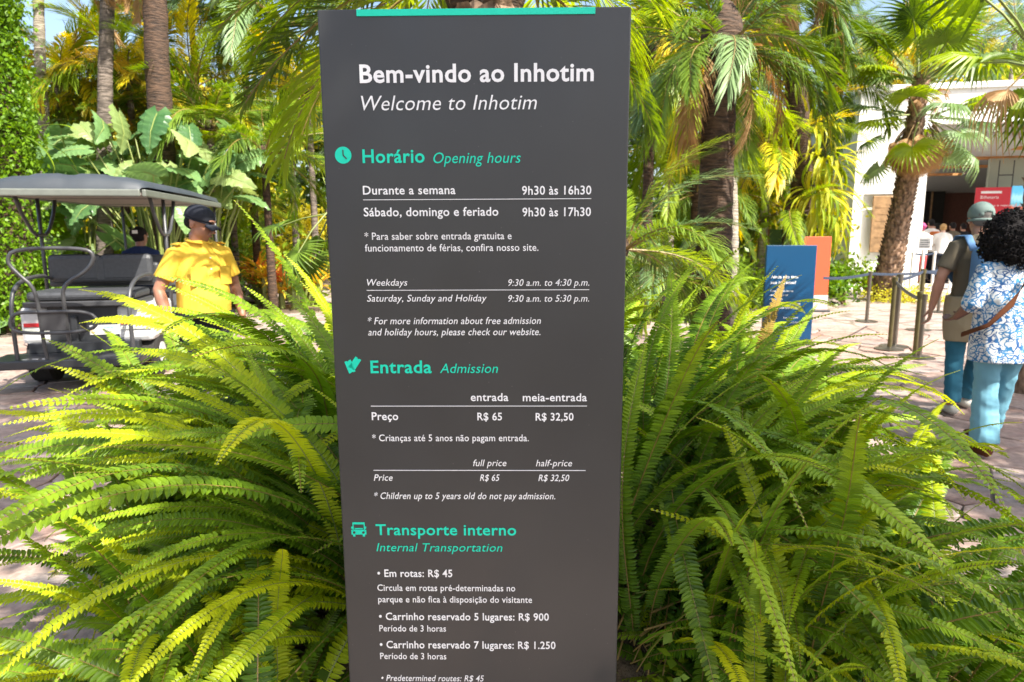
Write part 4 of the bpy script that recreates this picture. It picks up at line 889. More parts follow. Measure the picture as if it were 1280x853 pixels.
cp('roof_rail', 'cart_tube', MB().loft([(-.5, .5, 1.92), (-.5, 4.4, 1.92)], .014, 8).loft([(.5, .5, 1.92), (.5, 4.4, 1.92)], .014, 8).loft([(-.6, 1.2, 1.9), (.6, 1.2, 1.9)], .016, 8).loft([(-.6, 3, 1.9), (.6, 3, 1.9)], .016, 8), roof)
for s in (-1, 1):
    for y in (1.25, 3.9):
        q = MB().loft([(s*.62, y, .5), (s*.62, y, 1.92)], .019, 10)
        if y < 2:
            q.loft([(s*.62, y-.5, 1.92), (s*.62, y-.38, 1.72), (s*.62, y-.2, 1.55), (s*.62, y-.1, 1.5), (s*.62, y+.1, 1.5), (s*.62, y+.2, 1.55), (s*.62, y+.35, 1.72), (s*.62, y+.45, 1.92)], .019, 10)
        cp('roof_post', 'cart_tube', q, smooth=True)
cp('footboard', 'cart_black', MB().bbox(-.72, .62, 0, .46, .26, .345, .012).bbox(-.5, .5, .4, .5, .345, .45, .01))
pm = MB()
for i in range(3): pm.box(-.42+i*.085, -.37+i*.085, .06, .09, .3451, .35)
cp('tread_mark', 'cart_white', pm)
cp('chassis', 'cart_black', MB().bbox(-.5, .5, .3, 4.3, .2, .34, .01).bbox(-.58, .58, .9, 4.4, .34, .4, .02))
body = cp('body', 'cart_black', MB().bbox(-.36, .3, .52, 1., .35, .82, .03).bbox(-.14, -.08, .49, .52, .36, .7, .01))
for s, xa, xb in ((-1, -.6, -.34), (1, .28, .62)):
    q = MB().bbox(xa, xb, .5, 1.3, .42, .8, .05); sp_ = cp('side_panel', 'cart_white', q, smooth=False)
    cp('tail_lamp', 'lamp_red', MB().bbox(xa+.04, xb-.02, .488, .51, .6, .64, .005), sp_); cp('reflector', 'lamp_clear', MB().bbox(xa+.04, xb-.02, .488, .51, .55, .585, .005), sp_)
stk = cp('sticker', 'cart_white', MB().bbox(.02, .3, .512, .519, .5, .6, .003))
cp('sticker_emblem', 'orange_print', MB().add([(.06+.025*math.cos(a)*k, .510, .55+.03*math.sin(a)*k) for a in [math.pi*.3+i*.22 for i in range(20)] for k in (.6, 1)], [(2*i, 2*i+1, 2*i+3, 2*i+2) for i in range(19)]), stk)
lettering(stk, 'COMPAC', .1, .27, .555, .03, MATS['teal_print'], y=.511); 
seat = cp('rear_seat', 'vinyl', MB().bbox(-.5, .5, .45, .95, .86, .95, .035)); cp('seat_frame', 'cart_tube', MB().bbox(-.52, .52, .42, .96, .8, .855, .01))
bk = MB()
for (xa, xb) in ((-.5, .02), (.0, .52)): bk.bbox(xa, xb, 1.0, 1.09, 1.0, 1.3, .05)
bk.bbox(-.3, .35, 1.005, 1.085, 1.0, 1.27, .03); cp('backrest', 'vinyl', bk)
cp('front_seat', 'vinyl', MB().bbox(-.55, .55, 1.9, 2.4, .78, .88, .03)); cp('front_backrest', 'vinyl', MB().bbox(-.55, .55, 1.82, 1.9, .95, 1.26, .03)); cp('second_row_seat', 'vinyl', MB().bbox(-.55, .55, 1.12, 1.2, .95, 1.2, .03))
def tube(pts, r=.017, sm=3):
    for _ in range(sm):
        o = [pts[0]]
        for a, b_ in zip(pts, pts[1:]): o += [tuple(a[i]*.75+b_[i]*.25 for i in range(3)), tuple(a[i]*.25+b_[i]*.75 for i in range(3))]
        pts = o+[pts[-1]]
    return pts, r
q = MB(); gb = [(-.2, .06, .3), (-.22, .05, .62), (-.22, .04, 1.02), (-.36, .04, 1.16), (-.44, .04, 1.28), (-.36, .04, 1.39), (.2, .04, 1.39), (.31, .04, 1.33), (.24, .04, 1.18), (.0, .04, 1.05), (.0, .04, .86), (.0, .05, .55), (.03, .06, .3)]
p_, r_ = tube(gb, sm=2); q.loft(p_, .018, 8); cp('grab_bar', 'cart_tube', q, smooth=True)
q = MB(); ov = [(-.22, .02, .8), (-.42, .02, .8), (-.47, .02, .7), (-.42, .02, .6), (.2, .02, .6), (.29, .02, .7), (.2, .02, .8), (-.22, .02, .8)]
p_, r_ = tube(ov, sm=2); q.loft(p_, .017, 8); cp('oval_bar', 'cart_tube', q, smooth=True); cp('bar_plate', 'cart_tube', MB().bbox(-.21, .0, .025, .04, .62, .79, .003))
for s, x in ((-1, -.47), (1, .54)):
    p_, r_ = tube([(x, .1, .3), (x-.01, .1, .9), (x, .3, 1.08), (x, .8, 1.1), (x, 1., 1.05)], sm=2); cp('armrest', 'cart_tube', MB().loft(p_, .02, 8), smooth=True)
for x, y in ((-.5, .78), (.5, .78), (-.5, 3.75), (.5, 3.75)):
    wh = cp('wheel', 'rubber', MB().loft([(x-.11, y, .25), (x-.09, y, .25), (x+.09, y, .25), (x+.11, y, .25)], [.2, .25, .25, .2], 24), smooth=False); cp('rim', 'cart_white', MB().loft([(x-.115, y, .25), (x+.115, y, .25)], .12, 16), wh)
cp('front_cowl', 'cart_white', MB().bbox(-.58, .58, 3.9, 4.5, .35, 1.0, .1)); cp('steering_column', 'cart_black', MB().loft([(-.2, 3.6, .6), (-.2, 3.2, 1.02)], .025, 8).loft([(-.2+.17*math.cos(a), 3.2+.06*math.sin(a), 1.05+.15*math.sin(a)) for a in [i*.35 for i in range(19)]], .012, 6))
# second cart, far behind, only glimpsed through the first
c = P(105, 292, 16.5); wc = thing('parked_cart', 'white cart glimpsed far behind through the golf cart', 'golf cart', (c.x, 16.5, .02), .3)
MB().bbox(-.6, .6, -.9, .9, .35, .95, .15).build('body', MATS['cart_white'], wc); MB().bbox(-.65, .65, -1, 1, 1.85, 1.93, .03).build('roof', MATS['cart_white'], wc)
q = MB(); [q.loft([(x, y, .9), (x, y, 1.86)], .02, 6) for x in (-.55, .55) for y in (-.8, .8)]; q.build('roof_post', MATS['cart_tube'], wc)
MB().bbox(-.5, .5, .2, .3, .95, 1.4, .03).build('backrest', MATS['screen_red'], wc)
for x, y in ((-.52, -.6), (.52, -.6), (-.52, .6), (.52, .6)): MB().loft([(x-.08, y, .22), (x+.08, y, .22)], .22, 16).build('wheel', MATS['rubber'], wc)

# ------------------------------------------------------------------ people
def skin(name, c):
    m, n, b = nodes(name); t = tex(n, 'Noise', 9, Detail=5)
    n.links.new(ramp(n, t.outputs['Fac'], [(.3, tuple(x*.85 for x in c)), (.7, tuple(min(1, x*1.12) for x in c))]), b.inputs['Base Color'])
    b.inputs['Roughness'].default_value = .5; b.inputs['Subsurface Weight'].default_value = .08; b.inputs['Subsurface Scale'].default_value = .01; return m
skin('skin_brown', (.3, .14, .085)); skin('skin_tan', (.4, .2, .13)); skin('skin_light', (.52, .33, .25)); skin('skin_dark', (.16, .075, .05))
def cloth(name, c, rough=.85, var=.1, weave=240):
    m = solid(name, c, rough, var=var, scale=5, bmp=0); n = m.node_tree; b = n.nodes['Principled BSDF']
    t = tex(n, 'Noise', weave, Detail=2); bump(n, b, t.outputs['Fac'], .25, .0015); b.inputs['Specular IOR Level'].default_value = .2; return m
for nm, c in (('shirt_yellow', (.72, .46, .05)), ('cloth_black', (.015, .016, .02)), ('cap_grey', (.15, .2, .18)), ('shirt_taupe', (.115, .095, .065)), ('jeans_teal', (.03, .13, .19)), ('jeans_light', (.16, .36, .45)), ('shorts_khaki', (.3, .24, .15)),
              ('strap_blue', (.1, .2, .36)), ('neon', (.55, .75, .03)), ('leather', (.1, .034, .013)), ('cloth_white', (.75, .74, .7)), ('cloth_pink', (.5, .09, .2)), ('cloth_red', (.45, .06, .06)), ('cloth_navy', (.015, .025, .07)), ('cloth_orange', (.55, .16, .05)),
              ('cloth_blue', (.05, .2, .45)), ('shoe_grey', (.5, .48, .42)), ('cap_black', (.02, .022, .03)), ('bottle_teal', (.01, .12, .12)), ('hair_black', (.012, .01, .01)), ('hair_brown', (.07, .035, .02)), ('hair_blonde', (.45, .28, .12)), ('hair_pink', (.35, .06, .15)), ('hair_grey', (.12, .11, .1))): cloth(nm, c)
solid('eye_white', (.7, .68, .65), .2, bmp=0); solid('lip', (.3, .1, .08), .5, bmp=0); solid('eye_dark', (.02, .015, .01), .1, bmp=0); solid('metal_gold', (.6, .45, .2), .3, metal=1); solid('phone_dark', (.02, .02, .025), .15)
# printed blouse: blue scrolls and flowers on white
m, n, b = nodes('blouse_print'); tc = n.nodes.new('ShaderNodeTexCoord'); mp = n.nodes.new('ShaderNodeMapping'); n.links.new(tc.outputs['Object'], mp.inputs[0])
nz = n.nodes.new('ShaderNodeTexNoise'); nz.inputs['Scale'].default_value = 9; n.links.new(mp.outputs[0], nz.inputs['Vector'])
mv = n.nodes.new('ShaderNodeVectorMath'); mv.operation = 'MULTIPLY_ADD'; mv.inputs[1].default_value = (.16, .16, .16); n.links.new(nz.outputs['Color'], mv.inputs[0]); n.links.new(mp.outputs[0], mv.inputs[2])
vo = n.nodes.new('ShaderNodeTexVoronoi'); vo.inputs['Scale'].default_value = 17; n.links.new(mv.outputs[0], vo.inputs['Vector'])
vs_ = n.nodes.new('ShaderNodeMath'); vs_.operation = 'SINE'; mu = n.nodes.new('ShaderNodeMath'); mu.operation = 'MULTIPLY'; mu.inputs[1].default_value = 20.; n.links.new(vo.outputs['Distance'], mu.inputs[0]); n.links.new(mu.outputs[0], vs_.inputs[0])
c1 = ramp(n, vs_.outputs[0], [(.45, (0, 0, 0)), (.58, (1, 1, 1))])
wv = n.nodes.new('ShaderNodeTexNoise'); wv.inputs['Scale'].default_value = 24; wv.inputs['Detail'].default_value = 0; n.links.new(mp.outputs[0], wv.inputs['Vector'])
c2 = ramp(n, wv.outputs['Fac'], [(.43, (0, 0, 0)), (.455, (1, 1, 1)), (.525, (1, 1, 1)), (.55, (0, 0, 0))])
fc = mixc(n, 1, c1, c2, 'LIGHTEN'); bl_ = ramp(n, nz.outputs['Fac'], [(.4, (.01, .07, .22)), (.6, (.03, .2, .42))])
bwm = n.nodes.new('ShaderNodeRGBToBW'); n.links.new(fc, bwm.inputs[0]); n.links.new(mixc(n, bwm.outputs[0], (.6, .62, .62), bl_), b.inputs['Base Color']); b.inputs['Roughness'].default_value = .8

def hand(q, w, d, s, th, curl=.5, k=1.):
    """palm and five fingers: w wrist, d direction of the fingers, th direction of the thumb side; s size"""
    w, d, th = Vector(w), Vector(d).normalized(), Vector(th); th = (th-d*th.dot(d)).normalized(); nn = d.cross(th)*k
    q.limb([w-d*.02*s, w+d*.03*s, w+d*.075*s], [(.026*s, .018*s), (.036*s, .016*s), (.038*s, .013*s)], 10) if False else q.loft([w-d*.02*s, w+d*.02*s, w+d*.055*s, w+d*.09*s], [(.02*s, .024*s), (.016*s, .034*s), (.0145*s, .041*s), (.012*s, .038*s)], 10, up=th)
    for i, (o, L) in enumerate(((.029, .072), (.010, .08), (-.010, .074), (-.029, .058))):
        p = w+d*.085*s+th*o*s; a = curl*(.8+.15*i); pts = [p-d*.02*s]; dd = d.copy(); ang = 0
        for j, f in enumerate((.42, .32, .26)):
            pts.append(p.copy()) if j == 0 else None
            ang += a*(.6 if j == 0 else .9); dd = d*math.cos(ang)+nn*math.sin(ang); p = p+dd*L*f*s; pts.append(p.copy())
        q.limb(pts, [.0088*s, .009*s, .0085*s, .008*s, .0068*s], 8)
    t0 = w+th*.022*s+d*.02*s; td = (d*.75+th*.75+nn*.25).normalized(); q.limb([t0, t0+td*.035*s, t0+td*.035*s+(d*.85+nn*.3+th*.2)*.033*s, t0+td*.035*s+(d*.9+nn*.45)*.058*s], [.014*s, .0115*s, .01*s, .008*s], 8)
def person(label, loc, rz, h=1.75, skn='skin_tan', top='cloth_white', bottom='cloth_black', shoe='cloth_black', hair='hair_black', arms=None, legs=None, head=(0, 0), voxel=.016, wide=1., belly=0., sleeve=.5, hairstyle='short', topmat=None, hem=.86, cap=None, cut='trousers', flare=0., group=None, fold=.004, seated=False, loose=1., name='person'):
    k = h/1.75; t = thing(name, label, 'person', loc, rz, group)
    A = arms or {}; aL = A.get('L', [(-.24, -.03, 1.16), (-.25, .05, .9), (0, .1, -1)]); aR = A.get('R', [(.24, -.03, 1.16), (.25, .05, .9), (0, .1, -1)])
    Lg = legs or {}; lL = Lg.get('L', [(-.1, .01, .5), (-.11, 0, .09)]); lR = Lg.get('R', [(.1, .01, .5), (.11, 0, .09)])
    S = lambda p: Vector((p[0]*k, p[1]*k, p[2]*k)); q = MB(); W = wide
    yw, pt = R(head[0]), R(head[1]); HM = Matrix.Rotation(yw, 4, 'Z') @ Matrix.Rotation(pt, 4, 'X'); hc = Vector((0, .035, 1.60)); H = lambda x, y, z: S(hc+HM.to_3x3() @ Vector((x, y, z)))
    q.loft([S((0, 0, z)) for z in (.92, 1.02, 1.15, 1.3, 1.4, 1.45)], [((.135*W)*k, .09*k), (.125*W*k, .085*k), (.12*W*k, .085*k), (.14*W*k, .095*k), (.12*W**.5*k, .07*k), (.06*k, .05*k)], 16, up=(0, 1, 0))
    q.loft([S((0, -.005, 1.4)), S((0, 0, 1.47)), S(Vector((0, .015, 1.53))), S(hc+Vector((0, -.02, -.05)))], [.058*k*W**.5, .06*k*W**.7, .06*k*W**.7, .052*k], 14)
    q.ell(H(0, -.01, .035), (.08*k, .1*k, .094*k), 20, 14, HM); q.ell(H(0, .022, -.035), (.062*k*W**.3, .072*k, .082*k), 18, 12, HM); q.ell(H(0, .065, -.085), (.03*k, .028*k, .028*k), 12, 8, HM)
    q.loft([H(0, .09, .035), H(0, .108, .0), H(0, .122, -.022), H(0, .1, -.034)], [.008*k, .011*k, .015*k, .01*k], 8); q.ell(H(0, .088, .05), (.05*k, .018*k, .012*k), 12, 8, HM)
    q.ell(H(0, .094, -.058), (.024*k, .014*k, .009*k), 10, 6, HM)
    for s in (-1, 1): q.ell(H(s*.08, -.012, -.005), (.01*k, .02*k, .033*k), 10, 8, HM)
    for s, (e_, w_, d_) in ((-1, aL), (1, aR)):
        sh = S((s*.172*W**.6, 0, 1.375)); e_, w_ = S(e_), S(w_)
        q.limb([S((s*.1, 0, 1.37)), sh, sh.lerp(e_, .5), e_, e_.lerp(w_, .3), w_.lerp(e_, .12), w_], [.045*k, .046*k, .048*k*W**.5, .04*k, .041*k*W**.4, .029*k, .026*k], 12)
        hand(q, w_, (w_-e_).normalized()*.5+Vector(d_)*.5, k*1.02, Vector((-s*.3, 1, 0)) if abs(d_[1]) < .8 else Vector((-s, 0, .5)), A.get('curl', .45), s)
    if not seated or True:
        for s, L_ in ((-1, lL), (1, lR)):
            kn, an = S(L_[0]), S(L_[1]); hp = S((s*.09*W, 0, .93))
            q.limb([hp, hp.lerp(kn, .5), kn, kn.lerp(an, .3), an], [.08*k, .066*k, .052*k, .054*k, .036*k], 12); q.limb([an, an+S((0, .06, -.035)), an+S((0, .14, -.05))], [.036*k, .036*k, .03*k], 10)
    bake(q, 'body', MATS[skn], t, voxel if voxel > .01 else .0065, 2)
    # top
    q = MB(); Lo = loose; V = W**.55; zz = [(hem, .166*W, .125), (.95, .165*W, .122+belly*.6), (1.06, .158*W, .118+belly), (1.18, .16*W**.85, .12+belly*.7), (1.29, .172*V, .124), (1.36, .168*V, .108), (1.405, .135*V, .09), (1.45, .09, .078), (1.485, .072, .07)]
    if seated: zz = zz[1:]
    q.loft([S((0, .25*belly*(a < 1.25)*(a > .9), a)) for a, _, _ in zz], [(b1*k*(Lo if a < 1.2 else 1), b2*k*(Lo if a < 1.2 else 1)*W**.5) for a, b1, b2 in zz], 22, up=(0, 1, 0))
    for s, (e_, w_, d_) in ((-1, aL), (1, aR)):
        sh = S((s*.172*W**.6, 0, 1.375)); e_, w_ = S(e_), S(w_); q.limb([S((s*.05, -.005, 1.44)), S((s*.12*V, -.005, 1.405)), sh], [.05*k, .058*k, .062*k], 12)
        if sleeve <= 0: continue
        if sleeve <= 1: q.loft([S((s*.1, 0, 1.36)), sh, sh.lerp(e_, .45*sleeve+.2), sh.lerp(e_, .35+.6*sleeve)], [.068*k, .068*k, .062*k*W**.5, .066*k*W**.5], 14)
        else: q.loft([S((s*.1, 0, 1.36)), sh, sh.lerp(e_, .5), e_, e_.lerp(w_, (sleeve-1)*.6), e_.lerp(w_, sleeve-1)], [.068*k, .066*k, .062*k*Lo, .058*k*Lo, .055*k*Lo, .05*k], 14)
    sh_ = bake(q, 'shirt', topmat or MATS[top], t, max(.008, voxel*.8), 3, fold*k, 9)
    # lower garment
    q = MB()
    if not seated: q.loft([S((0, 0, z)) for z in (.84, .9, .97, 1.02)], [(.165*W*k, .12*k), (.168*W*k, .122*k), (.155*W*k, .113*k+belly*.4*k), (.148*W*k, .108*k+belly*.5*k)], 20, up=(0, 1, 0))
    for s, L_ in ((-1, lL), (1, lR)):
        kn, an = S(L_[0]), S(L_[1]); hp = S((s*.085*W, 0, .9))
        if cut == 'shorts': q.loft([hp, hp.lerp(kn, .5), hp.lerp(kn, .93)], [.098*k, .09*k, .088*k], 14)
        else: q.loft([hp, hp.lerp(kn, .5), kn, kn.lerp(an, .5), an.lerp(kn, .02)], [.1*k*W, .088*k, (.07+flare*.3)*k, (.066+flare*.8)*k, (.064+flare)*k], 14)
    bake(q, 'shorts' if cut == 'shorts' else 'trousers', MATS[bottom], t, max(.009, voxel*.8), 3, max(.005, fold*.9)*k, 12, (1, 1, 1.2))
    for s, L_ in ((-1, lL), (1, lR)):
        an = S(L_[1]); f = MB().loft([an+S((0, -.055, -.03)), an+S((0, -.03, -.045)), an+S((0, .06, -.05)), an+S((0, .15, -.06)), an+S((0, .19, -.066))], [(.03*k, .035*k), (.04*k, .045*k), (.046*k, .042*k), (.045*k, .03*k), (.03*k, .02*k)], 12, up=(0, 0, 1))
        f.build('shoe', MATS[shoe], t, smooth=True)
    # hair
    if hairstyle in ('short', 'bun', 'tail'):
        hs_ = .95 if (cap or 'cap' in label) else 1.; q = MB(); q.ell(H(0, -.02, .042), (.084*k*hs_, .1*k*hs_, .09*k*hs_), 18, 12, HM); q.ell(H(0, -.045, -.005 if hs_ < 1 else -.01), (.077*k*hs_, .066*k, .055*k), 14, 10, HM)
        if hairstyle == 'bun': q.ell(H(0, -.12, .03), (.05*k, .045*k, .05*k), 12, 9)
        if hairstyle == 'tail': q.limb([H(0, -.1, .05), H(0, -.15, -.02), H(0, -.13, -.14), H(0, -.12, -.22)], [.04*k, .04*k, .032*k, .012*k], 10)
        if hairstyle != 'short': q.ell(H(0, -.03, .0), (.082*k, .08*k, .08*k), 14, 10, HM)
        hr = bake(q, 'hair', MATS[hair], t, .009, 1, .003, 30)
        if hairstyle == 'short' and not cap: pass
    if cap:
        q = MB(); q.ell(H(0, -.012, .05), (.09*k, .11*k, .088*k), 22, 14, HM)
        vv = [v for v in q.v]; kp = [i for i, v in enumerate(vv) if (HM.to_3x3().inverted() @ (Vector(v)/k-hc)).z > .028]; ks = set(kp); 
        q.f = [f for f in q.f if all(i in ks for i in f)]
        co = q.build('cap', MATS[cap], t, smooth=True); sd = co.modifiers.new('solid', 'SOLIDIFY'); sd.thickness = .004
        sg = 1; vis = MB(); rows = []
        for j in range(5):
            f = j/4; rows.append([H(x*.072*(1-.12*f*f), (.075+f*.085*(1-.35*x*x)), .038-.006*x*x*4-.02*f) for x in (-1, -.66, -.33, 0, .33, .66, 1)])
        vis.add([p for r_ in rows for p in r_], [(i*7+j, i*7+j+1, (i+1)*7+j+1, (i+1)*7+j) for i in range(4) for j in range(6)])
        vo_ = vis.build('visor', MATS[cap], co, smooth=True); sd = vo_.modifiers.new('solid', 'SOLIDIFY'); sd.thickness = .005
        cb = MB(); cb.loft([H(.088*math.cos(a), -.012+.108*math.sin(a), .028) for a in [i*math.pi/12 for i in range(25)]], .004, 6, False); cb.build('cap_band', MATS[cap], co)
        MB().ell(H(0, -.012, .132), (.009*k, .009*k, .005*k), 8, 5).build('cap_button', MATS[cap], co)
    for s in (-1, 1):
        e_ = MB().ell(H(s*.031, .0865, .018), (.013*k, .008*k, .0085*k), 10, 7, HM).build('eye', MATS['eye_white'], t, smooth=True); MB().ell(H(s*.031, .0935, .018), (.0055*k, .003*k, .0055*k), 8, 5, HM).build('iris', MATS['eye_dark'], e_)
        MB().loft([H(s*.015, .1, .046), H(s*.03, .101, .052), H(s*.05, .09, .046)], .0035*k, 5).build('eyebrow', MATS[hair], t)
    MB().loft([H(-.024, .098, -.058), H(-.01, .108, -.055), H(.01, .108, -.055), H(.024, .098, -.058)], [.002*k, .0045*k, .0045*k, .002*k], 6).build('mouth', MATS['lip'], t)
    return t, S, H
# man in the yellow shirt, looking down to the right
yl = P(252, 380, 4.95)
t, S, H = person('man in a yellow short-sleeved shirt and black cap standing beside the golf cart, looking down', (yl.x-.01, 5.0, .02), R(-128), 1.74, 'skin_brown', 'shirt_yellow', 'cloth_black', 'cloth_black', 'hair_black',
    arms={'L': [(-.27, -.02, 1.14), (-.235, .12, .92), (.1, .5, -1)], 'R': [(.3, -.03, 1.14), (.29, .06, .9), (0, .2, -1)]}, head=(34, -20), voxel=.008, wide=1.16, belly=.06, sleeve=.55, cap='cap_black', hem=.93, fold=.003)
q = MB(); q.loft([S((.078*math.cos(a), .012+.086*math.sin(a), 1.482-.02*math.sin(a))) for a in [math.pi*.6+i*.17*1.12 for i in range(31)]], [(.022, .006)]*31, 8, up=(0, 0, 1)); q.build('collar', MATS['shirt_yellow'], t, smooth=True)
for s in (-1, 1): MB().bbox(-.055, .055, -.004, .004, -.075, .055, .003, Matrix.Translation(S((s*.1, .165, 1.24))) @ Matrix.Rotation(-s*.35, 4, 'Z')).bbox(-.057, .057, -.008, .002, .035, .06, .003, Matrix.Translation(S((s*.105, .162, 1.24))) @ Matrix.Rotation(-s*.35, 4, 'Z')).build('pocket', MATS['shirt_yellow'], t)
for s in (-1, 1): MB().bbox(-.02, .02, -.05, .05, -.003, .003, .002, Matrix.Translation(S((s*.165, 0, 1.462))) @ Matrix.Rotation(s*.35, 4, 'Y')).build('shoulder_tab', MATS['shirt_yellow'], t)
q = MB(); [q.ell(S((0, .152+.04*max(0, 1-abs(z-1.08)*6), z)), (.006, .004, .006), 8, 5) for z in (1.36, 1.28, 1.2, 1.12, 1.04)]; q.build('button', MATS['cloth_white'], t)
MB().loft([S((.205*math.cos(a), .02+.17*math.sin(a), .955)) for a in [i*math.pi/12 for i in range(25)]], [(.006, .018)]*25, 6, False, up=(0, 0, 1)).build('belt', MATS['cloth_black'], t)
# seated woman in the cart
c_ = ct.matrix_world if False else (Matrix.Translation(Vector((-4.2, 6.35, .02))) @ Matrix.Rotation(CR, 4, 'Z'))
sp_ = c_ @ Vector((.1, 2.1, .0)); 
person('woman with dark hair in a clipped bun and navy top sitting in the golf cart', (sp_.x, sp_.y, -.03), CR, 1.66, 'skin_brown', 'cloth_navy', 'cloth_black', 'cloth_black', 'hair_black',
    legs={'L': [(-.12, .45, .92), (-.12, .5, .5)], 'R': [(.12, .45, .92), (.12, .5, .5)]}, arms={'L': [(-.22, .06, 1.16), (-.16, .3, 1.08), (.2, 1, 0)], 'R': [(.22, .06, 1.16), (.16, .3, 1.08), (-.2, 1, 0)]}, head=(-25, -8), hairstyle='bun', seated=True, sleeve=.6)
hcw = bpy.data.objects[[o.name for o in COL.objects if str(o.get('label', '')).startswith('woman with dark hair in a clipped')][0]]
MB().bbox(-.03, .03, -.168, -.155, 1.56, 1.6, .004).build('hair_clip', MATS['cloth_white'], hcw)
# person far behind in blue
c = P(78, 262, 17.5); person('distant person in a blue top seen through the golf cart', (c.x, 17.5, .02), 1.2, 1.8, 'skin_tan', 'cloth_blue', 'cloth_black', voxel=.02)
# man with the grey cap
gm = P(1226, 400, 5.55)
t, S, H = person('man with grey cap, brown T-shirt and blue backpack walking away', (gm.x-.07, 5.55, .02), R(-6), 1.75, 'skin_tan', 'shirt_taupe', 'jeans_teal', 'shoe_grey', 'hair_grey',
    arms={'L': [(-.285, -.02, 1.14), (-.30, .05, .885), (0, .1, -1)], 'R': [(.28, -.05, 1.14), (.28, .1, .92), (0, .2, -1)]}, legs={'L': [(-.1, .02, .5), (-.12, -.06, .1)], 'R': [(.1, .05, .5), (.11, .18, .1)]}, head=(-10, -4), voxel=.008, wide=1.12, sleeve=.62, hem=.84, cap=None, fold=.006)
ms_ = MB().bbox(-.19, .19, -.145, .135, .80, .99, .05).build('shirt_tail', MATS['shirt_taupe'], t) if False else None
sh2 = MB(); sh2.loft([S((0, 0, z)) for z in (.62, .75, .9, .99)], [(.2, .14), (.215, .16), (.222, .165), (.215, .16)], 20, up=(0, 1, 0)); bake(sh2, 'tied_jacket', MATS['shorts_khaki'], t, .01, 2, .006, 8)
# cap worn backwards, with the opening over the neck
q = MB(); q.ell(H(0, -.008, .045), (.09, .109, .1), 26, 18); hcl = H(0, 0, 0)
def capkeep(v):
    d = Vector(v)-hcl
    if d.z < -.002: return False
    if d.y < -.06 and abs(d.x) < .042 and d.z < .0+.05*(1-(d.x/.044)**2): return False
    return True
ks = {i for i, v in enumerate(q.v) if capkeep(v)}; q.f = [f for f in q.f if all(i in ks for i in f)]
co = q.build('cap', MATS['cap_grey'], t, smooth=True); co.modifiers.new('s', 'SOLIDIFY').thickness = .005
MB().loft([H(.089*math.cos(a), -.008+.108*math.sin(a), -.006) for a in [i*math.pi/16 for i in range(33)]], [(.004, .012)]*33, 6, False, up=(0, 0, 1)).build('cap_band', MATS['cap_grey'], co, smooth=True)
q = MB(); [q.loft([H(0, -.008, .146), H(.06*math.cos(a), -.008+.073*math.sin(a), .12), H(.09*math.cos(a), -.008+.109*math.sin(a), .05)], .0016, 4) for a in [i*math.pi/3+.5 for i in range(6)]]; q.build('cap_seam', MATS['cap_grey'], co)
bp = MB().bbox(-.15, .17, -.3, -.12, 1.0, 1.4, .06); back = bp.build('backpack', MATS['strap_blue'], t, smooth=True)
MB().bbox(-.12, .14, -.34, -.3, 1.02, 1.24, .03).build('pocket', MATS['strap_blue'], back); MB().loft([S((-.15, -.25, 1.36)), S((-.05, -.3, 1.39)), S((.1, -.3, 1.39)), S((.17, -.25, 1.34))], [(.006, .012)]*4, 8).build('reflective_trim', MATS['neon'], back, smooth=True)
MB().loft([S((-.155, -.27, 1.2)), S((-.14, -.31, 1.26)), S((-.02, -.34, 1.27))], [(.006, .01)]*3, 8).build('reflective_trim', MATS['neon'], back, smooth=True)
for s in (-1, 1): MB().loft([S((s*.12, -.15, 1.36)), S((s*.13, -.06, 1.475)), S((s*.14, .06, 1.47)), S((s*.15, .13, 1.36)), S((s*.17, .12, 1.2)), S((s*.14, .05, 1.1))], [(.008, .032)]*6, 8, up=(s, 0, 0)).build('strap', MATS['strap_blue'], back, smooth=True)
bt2 = tag(MB().loft([(0, 0, 0), (0, 0, .01), (0, 0, .15), (0, 0, .19), (0, 0, .2)], [.036, .04, .04, .03, .02], 16).build('water_bottle', MATS['bottle_teal'], smooth=True), 'dark teal water bottle in the side pocket of the blue backpack', 'bottle'); bt2.location = (gm.x-.2, 5.3, 1.0)
MB().loft([(0, 0, .2), (0, 0, .205), (0, 0, .24)], [.028, .03, .026], 14).build('lid', MATS['neon'], bt2, smooth=True)
# woman with the curly hair and the blue and white blouse
wm = P(1250, 400, 4.5); wx = wm.x+.03
t, S, H = person('woman with black curls, blue-and-white patterned blouse and light blue trousers walking away', (wx, 4.5, .02), R(3), 1.60, 'skin_dark', 'cloth_white', 'jeans_light', 'leather', 'hair_black',
    arms={'L': [(-.25, .02, 1.13), (-.22, .2, 1.02), (.3, 1, 0)], 'R': [(.25, .0, 1.13), (.24, .16, 1.0), (0, 1, -.3)]}, legs={'L': [(-.07, .02, .5), (-.09, -.05, .1)], 'R': [(.1, .08, .5), (.12, .22, .12)]}, voxel=.008, wide=1.12, sleeve=1.05, topmat=MATS['blouse_print'], hem=.72, loose=1.22, hairstyle='none', flare=.032, fold=.008)
q = MB(); q.ell(H(0, -.02, -.02), (.155, .15, .185), 20, 14); rc = random.Random(3); base_h = bake(q, 'hair', MATS['hair_black'], t, .014, 1, .012, 25, (1, 1, 1)); 
q = MB()
